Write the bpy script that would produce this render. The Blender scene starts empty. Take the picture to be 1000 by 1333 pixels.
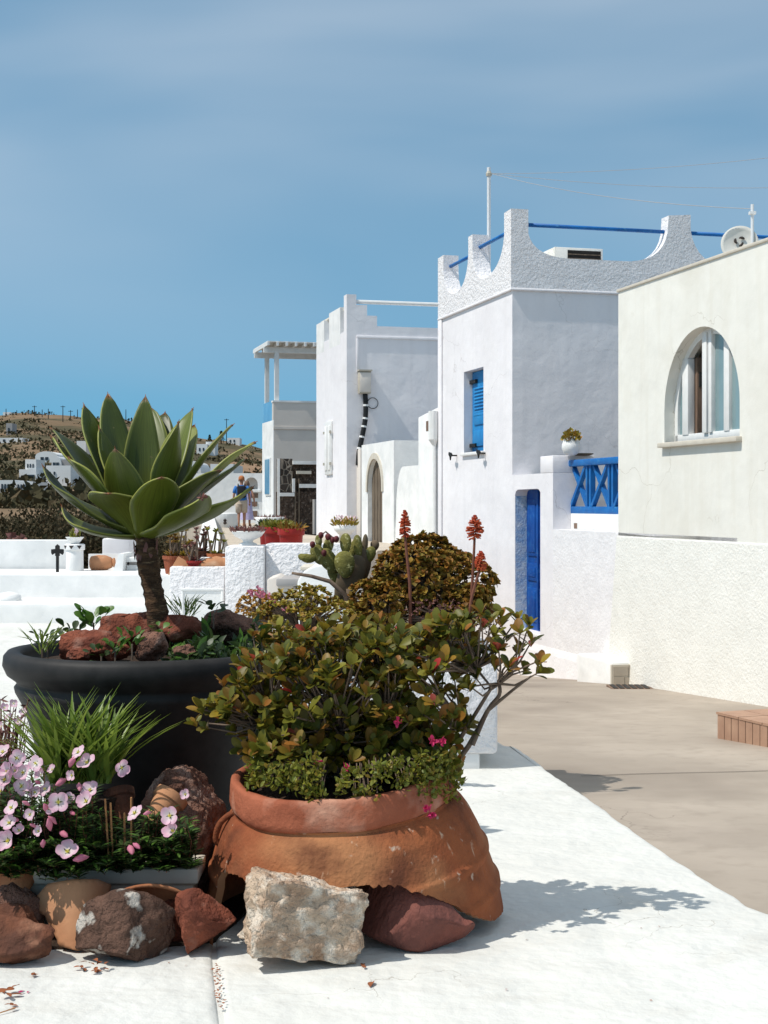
import bpy, bmesh, math, random
import numpy as np
from mathutils import Vector, Matrix, noise
R = math.radians
sc = bpy.context.scene
COL = sc.collection

# ------------------------------------------------------------------ camera
CAMZ, F, HOR = 1.5, 1900.0, 655.0          # eye height, focal length in photo pixels, horizon row
cam_d = bpy.data.cameras.new('camera'); cam = bpy.data.objects.new('camera', cam_d); COL.objects.link(cam)
cam.location = (0, 0, CAMZ); cam.rotation_euler = (R(90), 0, 0)
cam_d.sensor_width = 36; cam_d.lens = F / 1333 * 36
cam_d.shift_y = -(666.5 - HOR) / 1333
cam_d.clip_start = .05; cam_d.clip_end = 3000
sc.camera = cam

# ------------------------------------------------------------------ sky and sun
SUN_EL, SUN_T = R(56), R(-22.5)              # sun stands to the left and a little behind the camera
sdir = Vector((-math.cos(SUN_T) * math.cos(SUN_EL), math.sin(SUN_T) * math.cos(SUN_EL), math.sin(SUN_EL)))
w = bpy.data.worlds.new('World'); sc.world = w; w.use_nodes = True
nt = w.node_tree; nt.nodes.clear()
def N(t, **k):
    n = nt.nodes.new(t)
    for a, b in k.items(): setattr(n, a, b)
    return n
out = N('ShaderNodeOutputWorld'); bg = N('ShaderNodeBackground'); bg.inputs[1].default_value = .134
sky = N('ShaderNodeTexSky', sky_type='NISHITA'); sky.sun_disc = False
sky.sun_elevation = SUN_EL; sky.sun_rotation = math.atan2(sdir.x, sdir.y)
sky.altitude = 300; sky.air_density = 1.0; sky.dust_density = .25; sky.ozone_density = 2.5
tc = N('ShaderNodeTexCoord')
sep = N('ShaderNodeSeparateXYZ'); nt.links.new(tc.outputs['Generated'], sep.inputs[0])
# the sea air is dry and clear: lift the lookup off the milky horizon line
mz = N('ShaderNodeMath', operation='MULTIPLY_ADD'); mz.inputs[1].default_value = .80; mz.inputs[2].default_value = .20
nt.links.new(sep.outputs[2], mz.inputs[0])
cmb = N('ShaderNodeCombineXYZ'); nrm = N('ShaderNodeVectorMath', operation='NORMALIZE')
for i in (0, 1): nt.links.new(sep.outputs[i], cmb.inputs[i])
nt.links.new(mz.outputs[0], cmb.inputs[2]); nt.links.new(cmb.outputs[0], nrm.inputs[0]); nt.links.new(nrm.outputs[0], sky.inputs[0])
# thin high cirrus
mp = N('ShaderNodeMapping'); mp.inputs['Scale'].default_value = (1.1, 1.1, 3.6); mp.inputs['Rotation'].default_value = (R(4), R(9), 0)
nt.links.new(tc.outputs['Generated'], mp.inputs[0])
nz = N('ShaderNodeTexNoise'); nz.inputs['Scale'].default_value = 1.7; nz.inputs['Detail'].default_value = 3.5; nz.inputs['Roughness'].default_value = .45
nz.inputs['Distortion'].default_value = .35
nt.links.new(mp.outputs[0], nz.inputs[0])
rmp = N('ShaderNodeMapRange'); rmp.inputs[1].default_value = .17; rmp.inputs[2].default_value = .80; rmp.interpolation_type = 'SMOOTHSTEP'
nt.links.new(nz.outputs[0], rmp.inputs[0])
el = N('ShaderNodeMapRange'); el.inputs[1].default_value = .03; el.inputs[2].default_value = .60; el.inputs[3].default_value = .10; el.inputs[4].default_value = 2.0
nt.links.new(sep.outputs[2], el.inputs[0])
mm = N('ShaderNodeMath', operation='MULTIPLY'); nt.links.new(rmp.outputs[0], mm.inputs[0]); nt.links.new(el.outputs[0], mm.inputs[1])
m2 = N('ShaderNodeMath', operation='MULTIPLY'); m2.inputs[1].default_value = .66; m2.use_clamp = True; nt.links.new(mm.outputs[0], m2.inputs[0])
tint = N('ShaderNodeMix', data_type='RGBA', blend_type='MULTIPLY'); tint.inputs[0].default_value = 1
tint.inputs[7].default_value = (.46, .97, .95, 1); nt.links.new(sky.outputs[0], tint.inputs[6])
mix = N('ShaderNodeMix', data_type='RGBA'); mix.inputs[7].default_value = (4.9, 5.4, 6.0, 1)
nt.links.new(m2.outputs[0], mix.inputs[0]); nt.links.new(tint.outputs[2], mix.inputs[6])
nt.links.new(mix.outputs[2], bg.inputs[0]); nt.links.new(bg.outputs[0], out.inputs[0])

sd = bpy.data.lights.new('sun', 'SUN'); sd.energy = 3.85; sd.angle = R(.53); sd.color = (1, .955, .88)
so = bpy.data.objects.new('sun', sd); COL.objects.link(so); so.location = (-8, -4, 20)
so.rotation_euler = sdir.to_track_quat('Z', 'Y').to_euler()

sc.view_settings.view_transform = 'Standard'; sc.view_settings.look = 'None'
sc.view_settings.exposure = .04; sc.view_settings.gamma = 1
sc.render.engine = 'CYCLES'; sc.cycles.use_denoising = True; sc.cycles.max_bounces = 8
sc.cycles.sample_clamp_indirect = 6

# ------------------------------------------------------------------ pixel -> place
def P(px, py, Z): return Vector(((px - 500) / F * Z, Z, CAMZ - (py - HOR) / F * Z))
def G(px, py, z0=0):
    Z = (CAMZ - z0) * F / (py - HOR); return Vector(((px - 500) / F * Z, Z, z0))
# the street frame: U runs along the house fronts away from us, V goes into the houses
UX, UY = -.2544, .9671; OX, OY = 2.89, 18.0
def H(u, v, z): return Vector((OX + u * UX + v * UY, OY + u * UY - v * UX, z))
def fu(px, v=0):
    k = (px - 500) / F; return (OX + UY * v - (OY - UX * v) * k) / (UY * k - UX)
def fv(px, u):
    k = (px - 500) / F; return (k * (OY + UY * u) - OX - UX * u) / (UY + UX * k)
def depth(u, v): return OY + u * UY - v * UX
def zf(px, py, v=0): return CAMZ + (HOR - py) / F * depth(fu(px, v), v)
def zu(px, py, u): return CAMZ + (HOR - py) / F * depth(u, fv(px, u))
# height of the street: nearly flush with the terrace near us, falling away
PZ = [(-3, -.05), (5.4, -.05), (9, -.22), (14.47, -.50), (17.46, -.66), (20.1, -.905), (23, -1.15), (60, -1.2)]
def path_z(Y): return float(np.interp(Y, [p[0] for p in PZ], [p[1] for p in PZ]))

# ------------------------------------------------------------------ materials
MATS = {}
def new_mat(name):
    m = bpy.data.materials.new(name); m.use_nodes = True; MATS[name] = m
    t = m.node_tree; b = t.nodes['Principled BSDF']; return m, t, b
def nd(t, typ, **k):
    n = t.nodes.new(typ)
    for a, b in k.items(): setattr(n, a, b)
    return n
def rgb(c): return (*c, 1) if len(c) == 3 else c
def noise_mix(t, c1, c2, scale, coord, detail=6, lo=.35, hi=.65, dist=0):
    n = nd(t, 'ShaderNodeTexNoise'); n.inputs['Scale'].default_value = scale; n.inputs['Detail'].default_value = detail
    n.inputs['Distortion'].default_value = dist
    t.links.new(coord, n.inputs[0])
    r = nd(t, 'ShaderNodeMapRange'); r.inputs[1].default_value = lo; r.inputs[2].default_value = hi
    t.links.new(n.outputs[0], r.inputs[0])
    m = nd(t, 'ShaderNodeMix', data_type='RGBA')
    for s, c in ((6, c1), (7, c2)):
        if hasattr(c, 'is_output'): t.links.new(c, m.inputs[s])
        else: m.inputs[s].default_value = rgb(c)
    t.links.new(r.outputs[0], m.inputs[0]); return m.outputs[2]
def mat(name, c1, c2=None, scale=6, rough=.85, bump=0, bscale=40, bdist=.01, spec=.25, c3=None, scale3=1.2, lo3=.55, hi3=.75,
        coarse=0, cscale=4, kind='noise', stretch=None, metal=0, streak=None, crack=None):
    m, t, b = new_mat(name)
    co = nd(t, 'ShaderNodeTexCoord').outputs['Object']
    if stretch:
        mpp = nd(t, 'ShaderNodeMapping'); mpp.inputs['Scale'].default_value = stretch; t.links.new(co, mpp.inputs[0]); co = mpp.outputs[0]
    b.inputs['Roughness'].default_value = rough; b.inputs['Specular IOR Level'].default_value = spec; b.inputs['Metallic'].default_value = metal
    if c2 is None: b.inputs['Base Color'].default_value = rgb(c1); col = None
    else:
        col = noise_mix(t, c1, c2, scale, co)
        if c3: col = noise_mix(t, col, c3, scale3, co, lo=lo3, hi=hi3, detail=8)
        if streak:      # rain streaks and brush layers run down the wall
            ms = nd(t, 'ShaderNodeMapping'); ms.inputs['Scale'].default_value = (4.5, 4.5, .35); t.links.new(co, ms.inputs[0])
            col = noise_mix(t, col, streak, 1.4, ms.outputs[0], detail=7, lo=.50, hi=.86)
            col = noise_mix(t, col, streak, .55, co, detail=9, lo=.52, hi=.80)
        if crack:       # hairline cracks, only in places
            cs, cw, cc = crack; dn = nd(t, 'ShaderNodeTexNoise'); dn.inputs['Scale'].default_value = cs * 2.5; dn.inputs['Detail'].default_value = 5; t.links.new(co, dn.inputs[0])
            vm = nd(t, 'ShaderNodeVectorMath', operation='MULTIPLY_ADD'); t.links.new(dn.outputs['Color'], vm.inputs[0]); vm.inputs[1].default_value = (.5 / cs,) * 3; t.links.new(co, vm.inputs[2])
            vo = nd(t, 'ShaderNodeTexVoronoi', feature='DISTANCE_TO_EDGE'); vo.inputs['Scale'].default_value = cs; t.links.new(vm.outputs[0], vo.inputs['Vector'])
            r1 = nd(t, 'ShaderNodeMapRange'); r1.inputs[1].default_value = 0; r1.inputs[2].default_value = cw * cs; r1.inputs[3].default_value = 1; r1.inputs[4].default_value = 0; t.links.new(vo.outputs[0], r1.inputs[0])
            mn = nd(t, 'ShaderNodeTexNoise'); mn.inputs['Scale'].default_value = cs * .8; t.links.new(co, mn.inputs[0]); r2 = nd(t, 'ShaderNodeMapRange'); r2.inputs[1].default_value = .50; r2.inputs[2].default_value = .62; t.links.new(mn.outputs[0], r2.inputs[0])
            mu = nd(t, 'ShaderNodeMath', operation='MULTIPLY'); t.links.new(r1.outputs[0], mu.inputs[0]); t.links.new(r2.outputs[0], mu.inputs[1])
            mx = nd(t, 'ShaderNodeMix', data_type='RGBA'); t.links.new(mu.outputs[0], mx.inputs[0]); t.links.new(col, mx.inputs[6]); mx.inputs[7].default_value = rgb(cc); col = mx.outputs[2]
        t.links.new(col, b.inputs['Base Color'])
    if bump or coarse:
        prev = None
        if coarse:
            n = nd(t, 'ShaderNodeTexNoise'); n.inputs['Scale'].default_value = cscale; n.inputs['Detail'].default_value = 3; t.links.new(co, n.inputs[0])
            bp = nd(t, 'ShaderNodeBump'); bp.inputs['Strength'].default_value = 1; bp.inputs['Distance'].default_value = coarse
            t.links.new(n.outputs[0], bp.inputs['Height']); prev = bp
        if bump:
            n = nd(t, 'ShaderNodeTexNoise'); n.inputs['Scale'].default_value = bscale; n.inputs['Detail'].default_value = 4; n.inputs['Roughness'].default_value = .6
            t.links.new(co, n.inputs[0]); h = n.outputs[0]
            bp = nd(t, 'ShaderNodeBump'); bp.inputs['Strength'].default_value = bump; bp.inputs['Distance'].default_value = bdist
            t.links.new(h, bp.inputs['Height'])
            if prev: t.links.new(prev.outputs[0], bp.inputs['Normal'])
            prev = bp
        t.links.new(prev.outputs[0], b.inputs['Normal'])
    return m
def leaf_mat(name, cols, rough=.45, trans=.25, spec=.4, tcol=None):
    """colour of each leaf picked from a ramp; leaves let some light through"""
    m, t, b = new_mat(name)
    g = nd(t, 'ShaderNodeNewGeometry'); oi = nd(t, 'ShaderNodeObjectInfo')
    ad = nd(t, 'ShaderNodeMath', operation='ADD'); t.links.new(g.outputs['Random Per Island'], ad.inputs[0]); t.links.new(oi.outputs['Random'], ad.inputs[1])
    fr = nd(t, 'ShaderNodeMath', operation='FRACT'); t.links.new(ad.outputs[0], fr.inputs[0])
    r = nd(t, 'ShaderNodeValToRGB'); e = r.color_ramp.elements
    e[0].color = rgb(cols[0]); e[1].color = rgb(cols[-1])
    for i, c in enumerate(cols[1:-1]): x = e.new((i + 1) / (len(cols) - 1)); x.color = rgb(c)
    t.links.new(fr.outputs[0], r.inputs[0])
    co = nd(t, 'ShaderNodeTexCoord').outputs['Object']
    n = nd(t, 'ShaderNodeTexNoise'); n.inputs['Scale'].default_value = 45; t.links.new(co, n.inputs[0])
    hs = nd(t, 'ShaderNodeHueSaturation'); mr = nd(t, 'ShaderNodeMapRange'); mr.inputs[3].default_value = .7; mr.inputs[4].default_value = 1.3
    t.links.new(n.outputs[0], mr.inputs[0]); t.links.new(mr.outputs[0], hs.inputs['Value']); t.links.new(r.outputs[0], hs.inputs['Color'])
    t.links.new(hs.outputs[0], b.inputs['Base Color'])
    b.inputs['Roughness'].default_value = rough; b.inputs['Specular IOR Level'].default_value = spec
    if trans:
        tr = nd(t, 'ShaderNodeBsdfTranslucent'); t.links.new(hs.outputs[0], tr.inputs[0])
        mx = nd(t, 'ShaderNodeMixShader'); mx.inputs[0].default_value = trans
        t.links.new(b.outputs[0], mx.inputs[1]); t.links.new(tr.outputs[0], mx.inputs[2])
        t.links.new(mx.outputs[0], t.nodes['Material Output'].inputs[0])
    return m

WH = (.84, .83, .81)
mat('plaster_white', WH, (.74, .74, .725), 3, .9, .35, 60, .006, .1, c3=(.70, .70, .68), scale3=.8, coarse=.03, cscale=2.2)
mat('plaster_cool', (.83, .805, .815), (.79, .765, .78), 2, .9, .4, 35, .006, .1, coarse=.03, cscale=1.6, streak=(.755, .73, .74), crack=(.7, .006, (.60, .57, .57)))
mat('stucco', (.84, .82, .825), (.79, .77, .775), 4, .92, 1.0, 24, .032, .1, coarse=.02, cscale=8)
mat('stucco_fine', (.83, .81, .81), (.79, .77, .775), 4, .92, .7, 30, .012, .1, coarse=.02, cscale=4)
mat('plaster_cream', (.81, .79, .725), (.77, .75, .685), 2.2, .9, .3, 60, .005, .1, c3=(.68, .65, .565), scale3=1.3, lo3=.58, hi3=.88, coarse=.02, cscale=2, streak=(.73, .70, .62), crack=(.6, .006, (.52, .48, .40)))
mat('plaster_cream_rough', (.80, .785, .73), (.76, .745, .69), 3, .92, .9, 32, .013, .1, coarse=.01, cscale=7)
mat('plaster_beige', (.68, .62, .56), (.63, .575, .52), 2, .9, .2, 50, .005, .1)
mat('cream_trim', (.62, .57, .48), (.56, .51, .43), 8, .8, .2, 60, .003)
mat('terrace_paint', (.69, .685, .645), (.63, .625, .585), 1.6, .75, .6, 30, .008, .2, c3=(.52, .49, .43), scale3=2.6, lo3=.58, hi3=.90, coarse=.05, cscale=3.5, crack=(1.3, .0022, (.36, .33, .28)))
mat('concrete', (.42, .355, .29), (.34, .285, .23), .9, .7, .3, 90, .003, .3, c3=(.21, .17, .135), scale3=.6, lo3=.47, hi3=.78, crack=(.45, .005, (.15, .12, .10)), streak=(.30, .25, .20), coarse=.01, cscale=3)
mat('floor_beige', (.52, .45, .36), (.44, .38, .31), 1.5, .85, .2, 40, .004)
mat('blue_paint', (.008, .155, .46), (.008, .11, .36), 5, .5, .4, 40, .004, .3, c3=(.05, .22, .45), scale3=13, lo3=.58, hi3=.72)
mat('blue_deep', (.003, .075, .33), (.003, .05, .25), 4, .5, .4, 40, .004, .3, c3=(.02, .13, .38), scale3=10, lo3=.56, hi3=.72)
mat('blue_sky_paint', (.015, .24, .55), (.012, .18, .46), 5, .5, .2, 50, .003, .4)
mat('blue_wash', (.30, .47, .70), (.62, .70, .78), 9, .9, 1.0, 30, .03, .1)
mat('white_paint', (.80, .79, .77), (.74, .735, .71), 9, .5, .15, 40, .003, .4)
mat('white_metal', (.74, .74, .74), (.68, .68, .68), 12, .4, spec=.5)
mat('grey_plastic', (.50, .46, .38), (.44, .40, .33), 8, .6, spec=.4)
mat('black_rubber', (.012, .012, .013), (.02, .02, .02), 8, .5)
mat('black_iron', (.012, .012, .013), (.022, .02, .018), 12, .55, .3, 80, .002)
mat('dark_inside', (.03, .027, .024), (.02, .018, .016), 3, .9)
mat('wood_grey', (.20, .155, .11), (.10, .075, .055), 9, .85, .6, 40, .006, stretch=(6, 6, .5))
mat('wood_brown', (.22, .14, .10), (.15, .10, .07), 9, .7, .3, 40, .003, stretch=(6, 6, .6))
mat('tile_brown', (.42, .26, .175), (.34, .20, .135), 7, .7, .3, 60, .002)
mat('grout', (.42, .34, .27), (.35, .28, .22), 12, .95)
mat('asphalt_dark', (.07, .06, .05), (.05, .045, .04), 8, .9)
mat('terracotta', (.40, .13, .05), (.25, .075, .032), 6, .85, .5, 55, .006, .2, c3=(.42, .19, .09), scale3=2.6, lo3=.50, hi3=.74, coarse=.014, cscale=9)
mat('terracotta_pink', (.40, .125, .065), (.27, .078, .04), 6, .85, .7, 50, .007, .2, c3=(.54, .28, .19), scale3=5, lo3=.54, hi3=.72, coarse=.012, cscale=11)
mat('terracotta_pale', (.50, .25, .13), (.40, .18, .09), 5, .85, .4, 50, .005, .2, c3=(.56, .36, .23), scale3=5)
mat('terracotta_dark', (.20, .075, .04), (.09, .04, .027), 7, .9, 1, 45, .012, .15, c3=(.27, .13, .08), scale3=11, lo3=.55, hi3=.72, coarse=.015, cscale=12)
mat('red_plastic', (.36, .025, .02), (.28, .02, .018), 6, .5)
mat('anthracite', (.024, .022, .021), (.014, .013, .0125), 14, .6, .25, 120, .002, .25, c3=(.05, .047, .045), scale3=6, lo3=.6, hi3=.9)
mat('soil', (.06, .035, .022), (.03, .02, .014), 20, .95, 1, 60, .02)
mat('lava_red', (.27, .085, .05), (.13, .042, .028), 9, .95, 1, 60, .018, .1, c3=(.30, .15, .11), scale3=14, lo3=.55, hi3=.75)
mat('lava_brown', (.27, .14, .10), (.14, .07, .05), 8, .95, 1, 50, .035, .1, c3=(.40, .27, .22), scale3=12, lo3=.54, hi3=.74, coarse=.03, cscale=16)
mat('rock_crust', (.16, .09, .065), (.07, .042, .032), 9, .95, 1, 55, .03, .1, c3=(.55, .50, .44), scale3=9, lo3=.565, hi3=.63, coarse=.02, cscale=14)
mat('granite_pale', (.58, .44, .32), (.38, .25, .17), 11, .95, 1, 45, .03, .1, c3=(.70, .60, .49), scale3=16, lo3=.48, hi3=.62, coarse=.03, cscale=14)
mat('stone_maroon', (.22, .075, .055), (.11, .042, .034), 7, .75, .9, 40, .014, .25, c3=(.34, .20, .165), scale3=6, lo3=.60, hi3=.74, stretch=(1, 1, .45))
mat('bark', (.115, .065, .035), (.05, .03, .02), 14, .95, 1, 30, .02, .1, c3=(.24, .16, .09), scale3=18, lo3=.58, hi3=.7, stretch=(1, 1, 3))
mat('twig', (.20, .145, .105), (.11, .075, .055), 20, .9, .5, 60, .004)
mat('hill', (.23, .155, .095), (.135, .095, .055), .035, .95, .6, .4, .5, .1, c3=(.085, .072, .04), scale3=.06, lo3=.46, hi3=.56)
mat('field_earth', (.30, .195, .12), (.24, .15, .09), .09, .95, .5, .6, .3, .1)
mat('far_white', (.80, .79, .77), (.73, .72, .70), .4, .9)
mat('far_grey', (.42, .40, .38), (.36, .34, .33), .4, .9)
mat('far_window', (.05, .07, .09), (.03, .04, .05), 1, .4)
mat('glass_teal', (.13, .21, .23), (.22, .31, .32), 1.5, .08, spec=.7)
mat('window_sky', (.10, .32, .55), (.24, .50, .70), 1.0, .12, spec=.7)
mat('sign_mark', (.05, .04, .035))
mat('dish_white', (.66, .645, .60), (.60, .585, .54), 6, .5)
mat('skin', (.46, .24, .16), (.40, .20, .13), 9, .6)
mat('shirt_blue', (.05, .20, .52), (.04, .16, .44), 12, .85)
mat('cap_orange', (.48, .17, .06), (.40, .14, .05), 12, .8)
mat('cloth_dark', (.012, .014, .022), (.02, .02, .028), 9, .8)
mat('shorts_beige', (.58, .46, .36), (.50, .40, .31), 12, .9)
mat('dress_lilac', (.40, .36, .58), (.52, .47, .66), 14, .85)
mat('shoe', (.42, .20, .08), (.30, .15, .06), 9, .7)
mat('cactus', (.10, .095, .025), (.20, .18, .045), 7, .75, .8, 60, .008, .2, c3=(.36, .34, .15), scale3=42, lo3=.60, hi3=.66)
mat('cactus_brown', (.15, .105, .065), (.10, .08, .05), 9, .8, .5, 50, .004)
mat('fruit_purple', (.14, .025, .03), (.09, .02, .02), 9, .6)
mat('aloe_flower', (.40, .055, .025), (.50, .11, .04), 20, .7)
mat('aloe_stem', (.20, .075, .045), (.15, .06, .04), 20, .8)
mat('petal_yellow', (.75, .68, .12)); mat('dry_leaf', (.33, .11, .045), (.22, .075, .03), 30, .85); mat('dry_stalk', (.45, .22, .09), (.36, .17, .07), 30, .85)
leaf_mat('leaf_shrub', [(.05, .06, .010), (.17, .155, .017), (.075, .09, .014), (.29, .20, .022), (.09, .10, .014), (.31, .12, .024), (.06, .075, .012), (.21, .19, .02), (.11, .11, .015), (.27, .15, .02), (.07, .08, .012)], .45, .22, .25)
leaf_mat('leaf_red', [(.42, .035, .03), (.30, .05, .03), (.46, .09, .05)], .45, .3)
leaf_mat('leaf_lime', [(.19, .21, .025), (.26, .24, .03), (.13, .17, .025), (.28, .19, .03)], .5, .3)
leaf_mat('leaf_jade', [(.20, .115, .018), (.11, .085, .014), (.33, .15, .024), (.15, .065, .018), (.22, .17, .026), (.30, .19, .03), (.24, .085, .02)], .55, .10, .15)
leaf_mat('leaf_sedum', [(.36, .27, .03), (.24, .21, .028), (.44, .27, .035), (.18, .16, .025), (.40, .19, .03)], .5, .2)
leaf_mat('leaf_ochre', [(.46, .20, .03), (.38, .22, .035), (.52, .26, .04), (.30, .17, .03)], .6, .2)
leaf_mat('leaf_mauve', [(.16, .06, .05), (.21, .09, .075), (.11, .05, .04)], .7, .1)
leaf_mat('leaf_dark', [(.022, .045, .012), (.035, .065, .016), (.05, .08, .02), (.03, .05, .015)], .45, .22)
leaf_mat('leaf_blade', [(.17, .25, .035), (.24, .32, .05), (.11, .18, .03), (.30, .36, .07)], .35, .35)
leaf_mat('leaf_bright', [(.09, .19, .025), (.06, .14, .02), (.12, .22, .04)], .4, .3)
leaf_mat('leaf_scrub', [(.055, .05, .028), (.075, .062, .032), (.04, .042, .022), (.09, .065, .035)], .9, .05, .1)
leaf_mat('leaf_bush', [(.05, .042, .022), (.075, .055, .028), (.035, .036, .018), (.09, .06, .03)], .8, .1, .15)
leaf_mat('petal_pink', [(.80, .60, .66), (.84, .66, .70), (.78, .55, .63)], .6, .35, .2)
leaf_mat('petal_bud', [(.62, .20, .30), (.68, .28, .36), (.55, .15, .22)], .6, .3, .2)
leaf_mat('petal_magenta', [(.55, .04, .15), (.48, .03, .10)], .6, .3, .2)
def agave_mat(name, c, edge):
    """fleshy leaf: pale margin, long faint streaks, dry brown tip, dust"""
    m, t, b = new_mat(name); uv = nd(t, 'ShaderNodeUVMap'); sx = nd(t, 'ShaderNodeSeparateXYZ'); t.links.new(uv.outputs[0], sx.inputs[0])
    ms = nd(t, 'ShaderNodeMapping'); ms.inputs['Scale'].default_value = (9, 1.2, 1); t.links.new(uv.outputs[0], ms.inputs[0])
    oi = nd(t, 'ShaderNodeObjectInfo'); cb = nd(t, 'ShaderNodeVectorMath', operation='ADD'); t.links.new(ms.outputs[0], cb.inputs[0]); t.links.new(oi.outputs['Random'], cb.inputs[1])
    col = noise_mix(t, tuple(x * .78 for x in c), tuple(x * 1.18 for x in c), 2.2, cb.outputs[0], detail=4)
    co = nd(t, 'ShaderNodeTexCoord').outputs['Object']; col = noise_mix(t, col, (.20, .17, .06), 26, co, detail=8, lo=.66, hi=.74); col = noise_mix(t, col, tuple(x * .62 for x in c), 7, co, detail=3, lo=.50, hi=.80)
    def ramp(src, a, bb, c2, col):
        r = nd(t, 'ShaderNodeMapRange'); r.inputs[1].default_value = a; r.inputs[2].default_value = bb; t.links.new(src, r.inputs[0]); x = nd(t, 'ShaderNodeMix', data_type='RGBA'); t.links.new(r.outputs[0], x.inputs[0]); t.links.new(col, x.inputs[6]); x.inputs[7].default_value = rgb(c2); return x.outputs[2]
    ab = nd(t, 'ShaderNodeMath', operation='ABSOLUTE'); t.links.new(sx.outputs[0], ab.inputs[0])
    col = ramp(ab.outputs[0], .93, 1.0, edge, col); col = ramp(sx.outputs[1], .955, .985, (.16, .075, .03), col)
    hs = nd(t, 'ShaderNodeHueSaturation'); mr = nd(t, 'ShaderNodeMapRange'); mr.inputs[3].default_value = .75; mr.inputs[4].default_value = 1.3; t.links.new(oi.outputs['Random'], mr.inputs[0]); t.links.new(mr.outputs[0], hs.inputs['Value']); t.links.new(col, hs.inputs['Color'])
    t.links.new(hs.outputs[0], b.inputs['Base Color']); b.inputs['Roughness'].default_value = .42; b.inputs['Specular IOR Level'].default_value = .4
    tr = nd(t, 'ShaderNodeBsdfTranslucent'); t.links.new(hs.outputs[0], tr.inputs[0]); mx = nd(t, 'ShaderNodeMixShader'); mx.inputs[0].default_value = .14
    t.links.new(b.outputs[0], mx.inputs[1]); t.links.new(tr.outputs[0], mx.inputs[2]); t.links.new(mx.outputs[0], t.nodes['Material Output'].inputs[0])
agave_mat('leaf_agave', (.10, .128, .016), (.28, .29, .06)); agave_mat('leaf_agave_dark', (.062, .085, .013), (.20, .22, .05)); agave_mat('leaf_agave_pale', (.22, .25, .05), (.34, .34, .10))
def jar_mat():
    m, t, b = new_mat('terracotta_jar'); co = nd(t, 'ShaderNodeTexCoord').outputs['Object']
    col = noise_mix(t, (.33, .098, .036), (.215, .058, .024), 4.5, co, detail=8); col = noise_mix(t, col, (.38, .165, .072), 2.1, co, detail=8, lo=.48, hi=.70)
    col = noise_mix(t, col, (.12, .04, .02), 6.5, co, detail=9, lo=.52, hi=.74); ms = nd(t, 'ShaderNodeMapping'); ms.inputs['Scale'].default_value = (16, 16, 3); ms.inputs['Rotation'].default_value = (0, .5, .3); t.links.new(co, ms.inputs[0])
    col = noise_mix(t, col, (.56, .37, .25), 1.6, ms.outputs[0], detail=6, lo=.66, hi=.74); col = noise_mix(t, col, (.50, .36, .27), 21, co, detail=6, lo=.66, hi=.73)
    t.links.new(col, b.inputs['Base Color']); b.inputs['Roughness'].default_value = .88; b.inputs['Specular IOR Level'].default_value = .2; prev = None
    for sc_, d in ((5, .02), (24, .007), (90, .004)):
        n = nd(t, 'ShaderNodeTexNoise'); n.inputs['Scale'].default_value = sc_; n.inputs['Detail'].default_value = 5; t.links.new(co, n.inputs[0]); bp = nd(t, 'ShaderNodeBump'); bp.inputs['Distance'].default_value = d; t.links.new(n.outputs[0], bp.inputs['Height'])
        if prev: t.links.new(prev.outputs[0], bp.inputs['Normal'])
        prev = bp
    t.links.new(prev.outputs[0], b.inputs['Normal'])
jar_mat()

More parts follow.
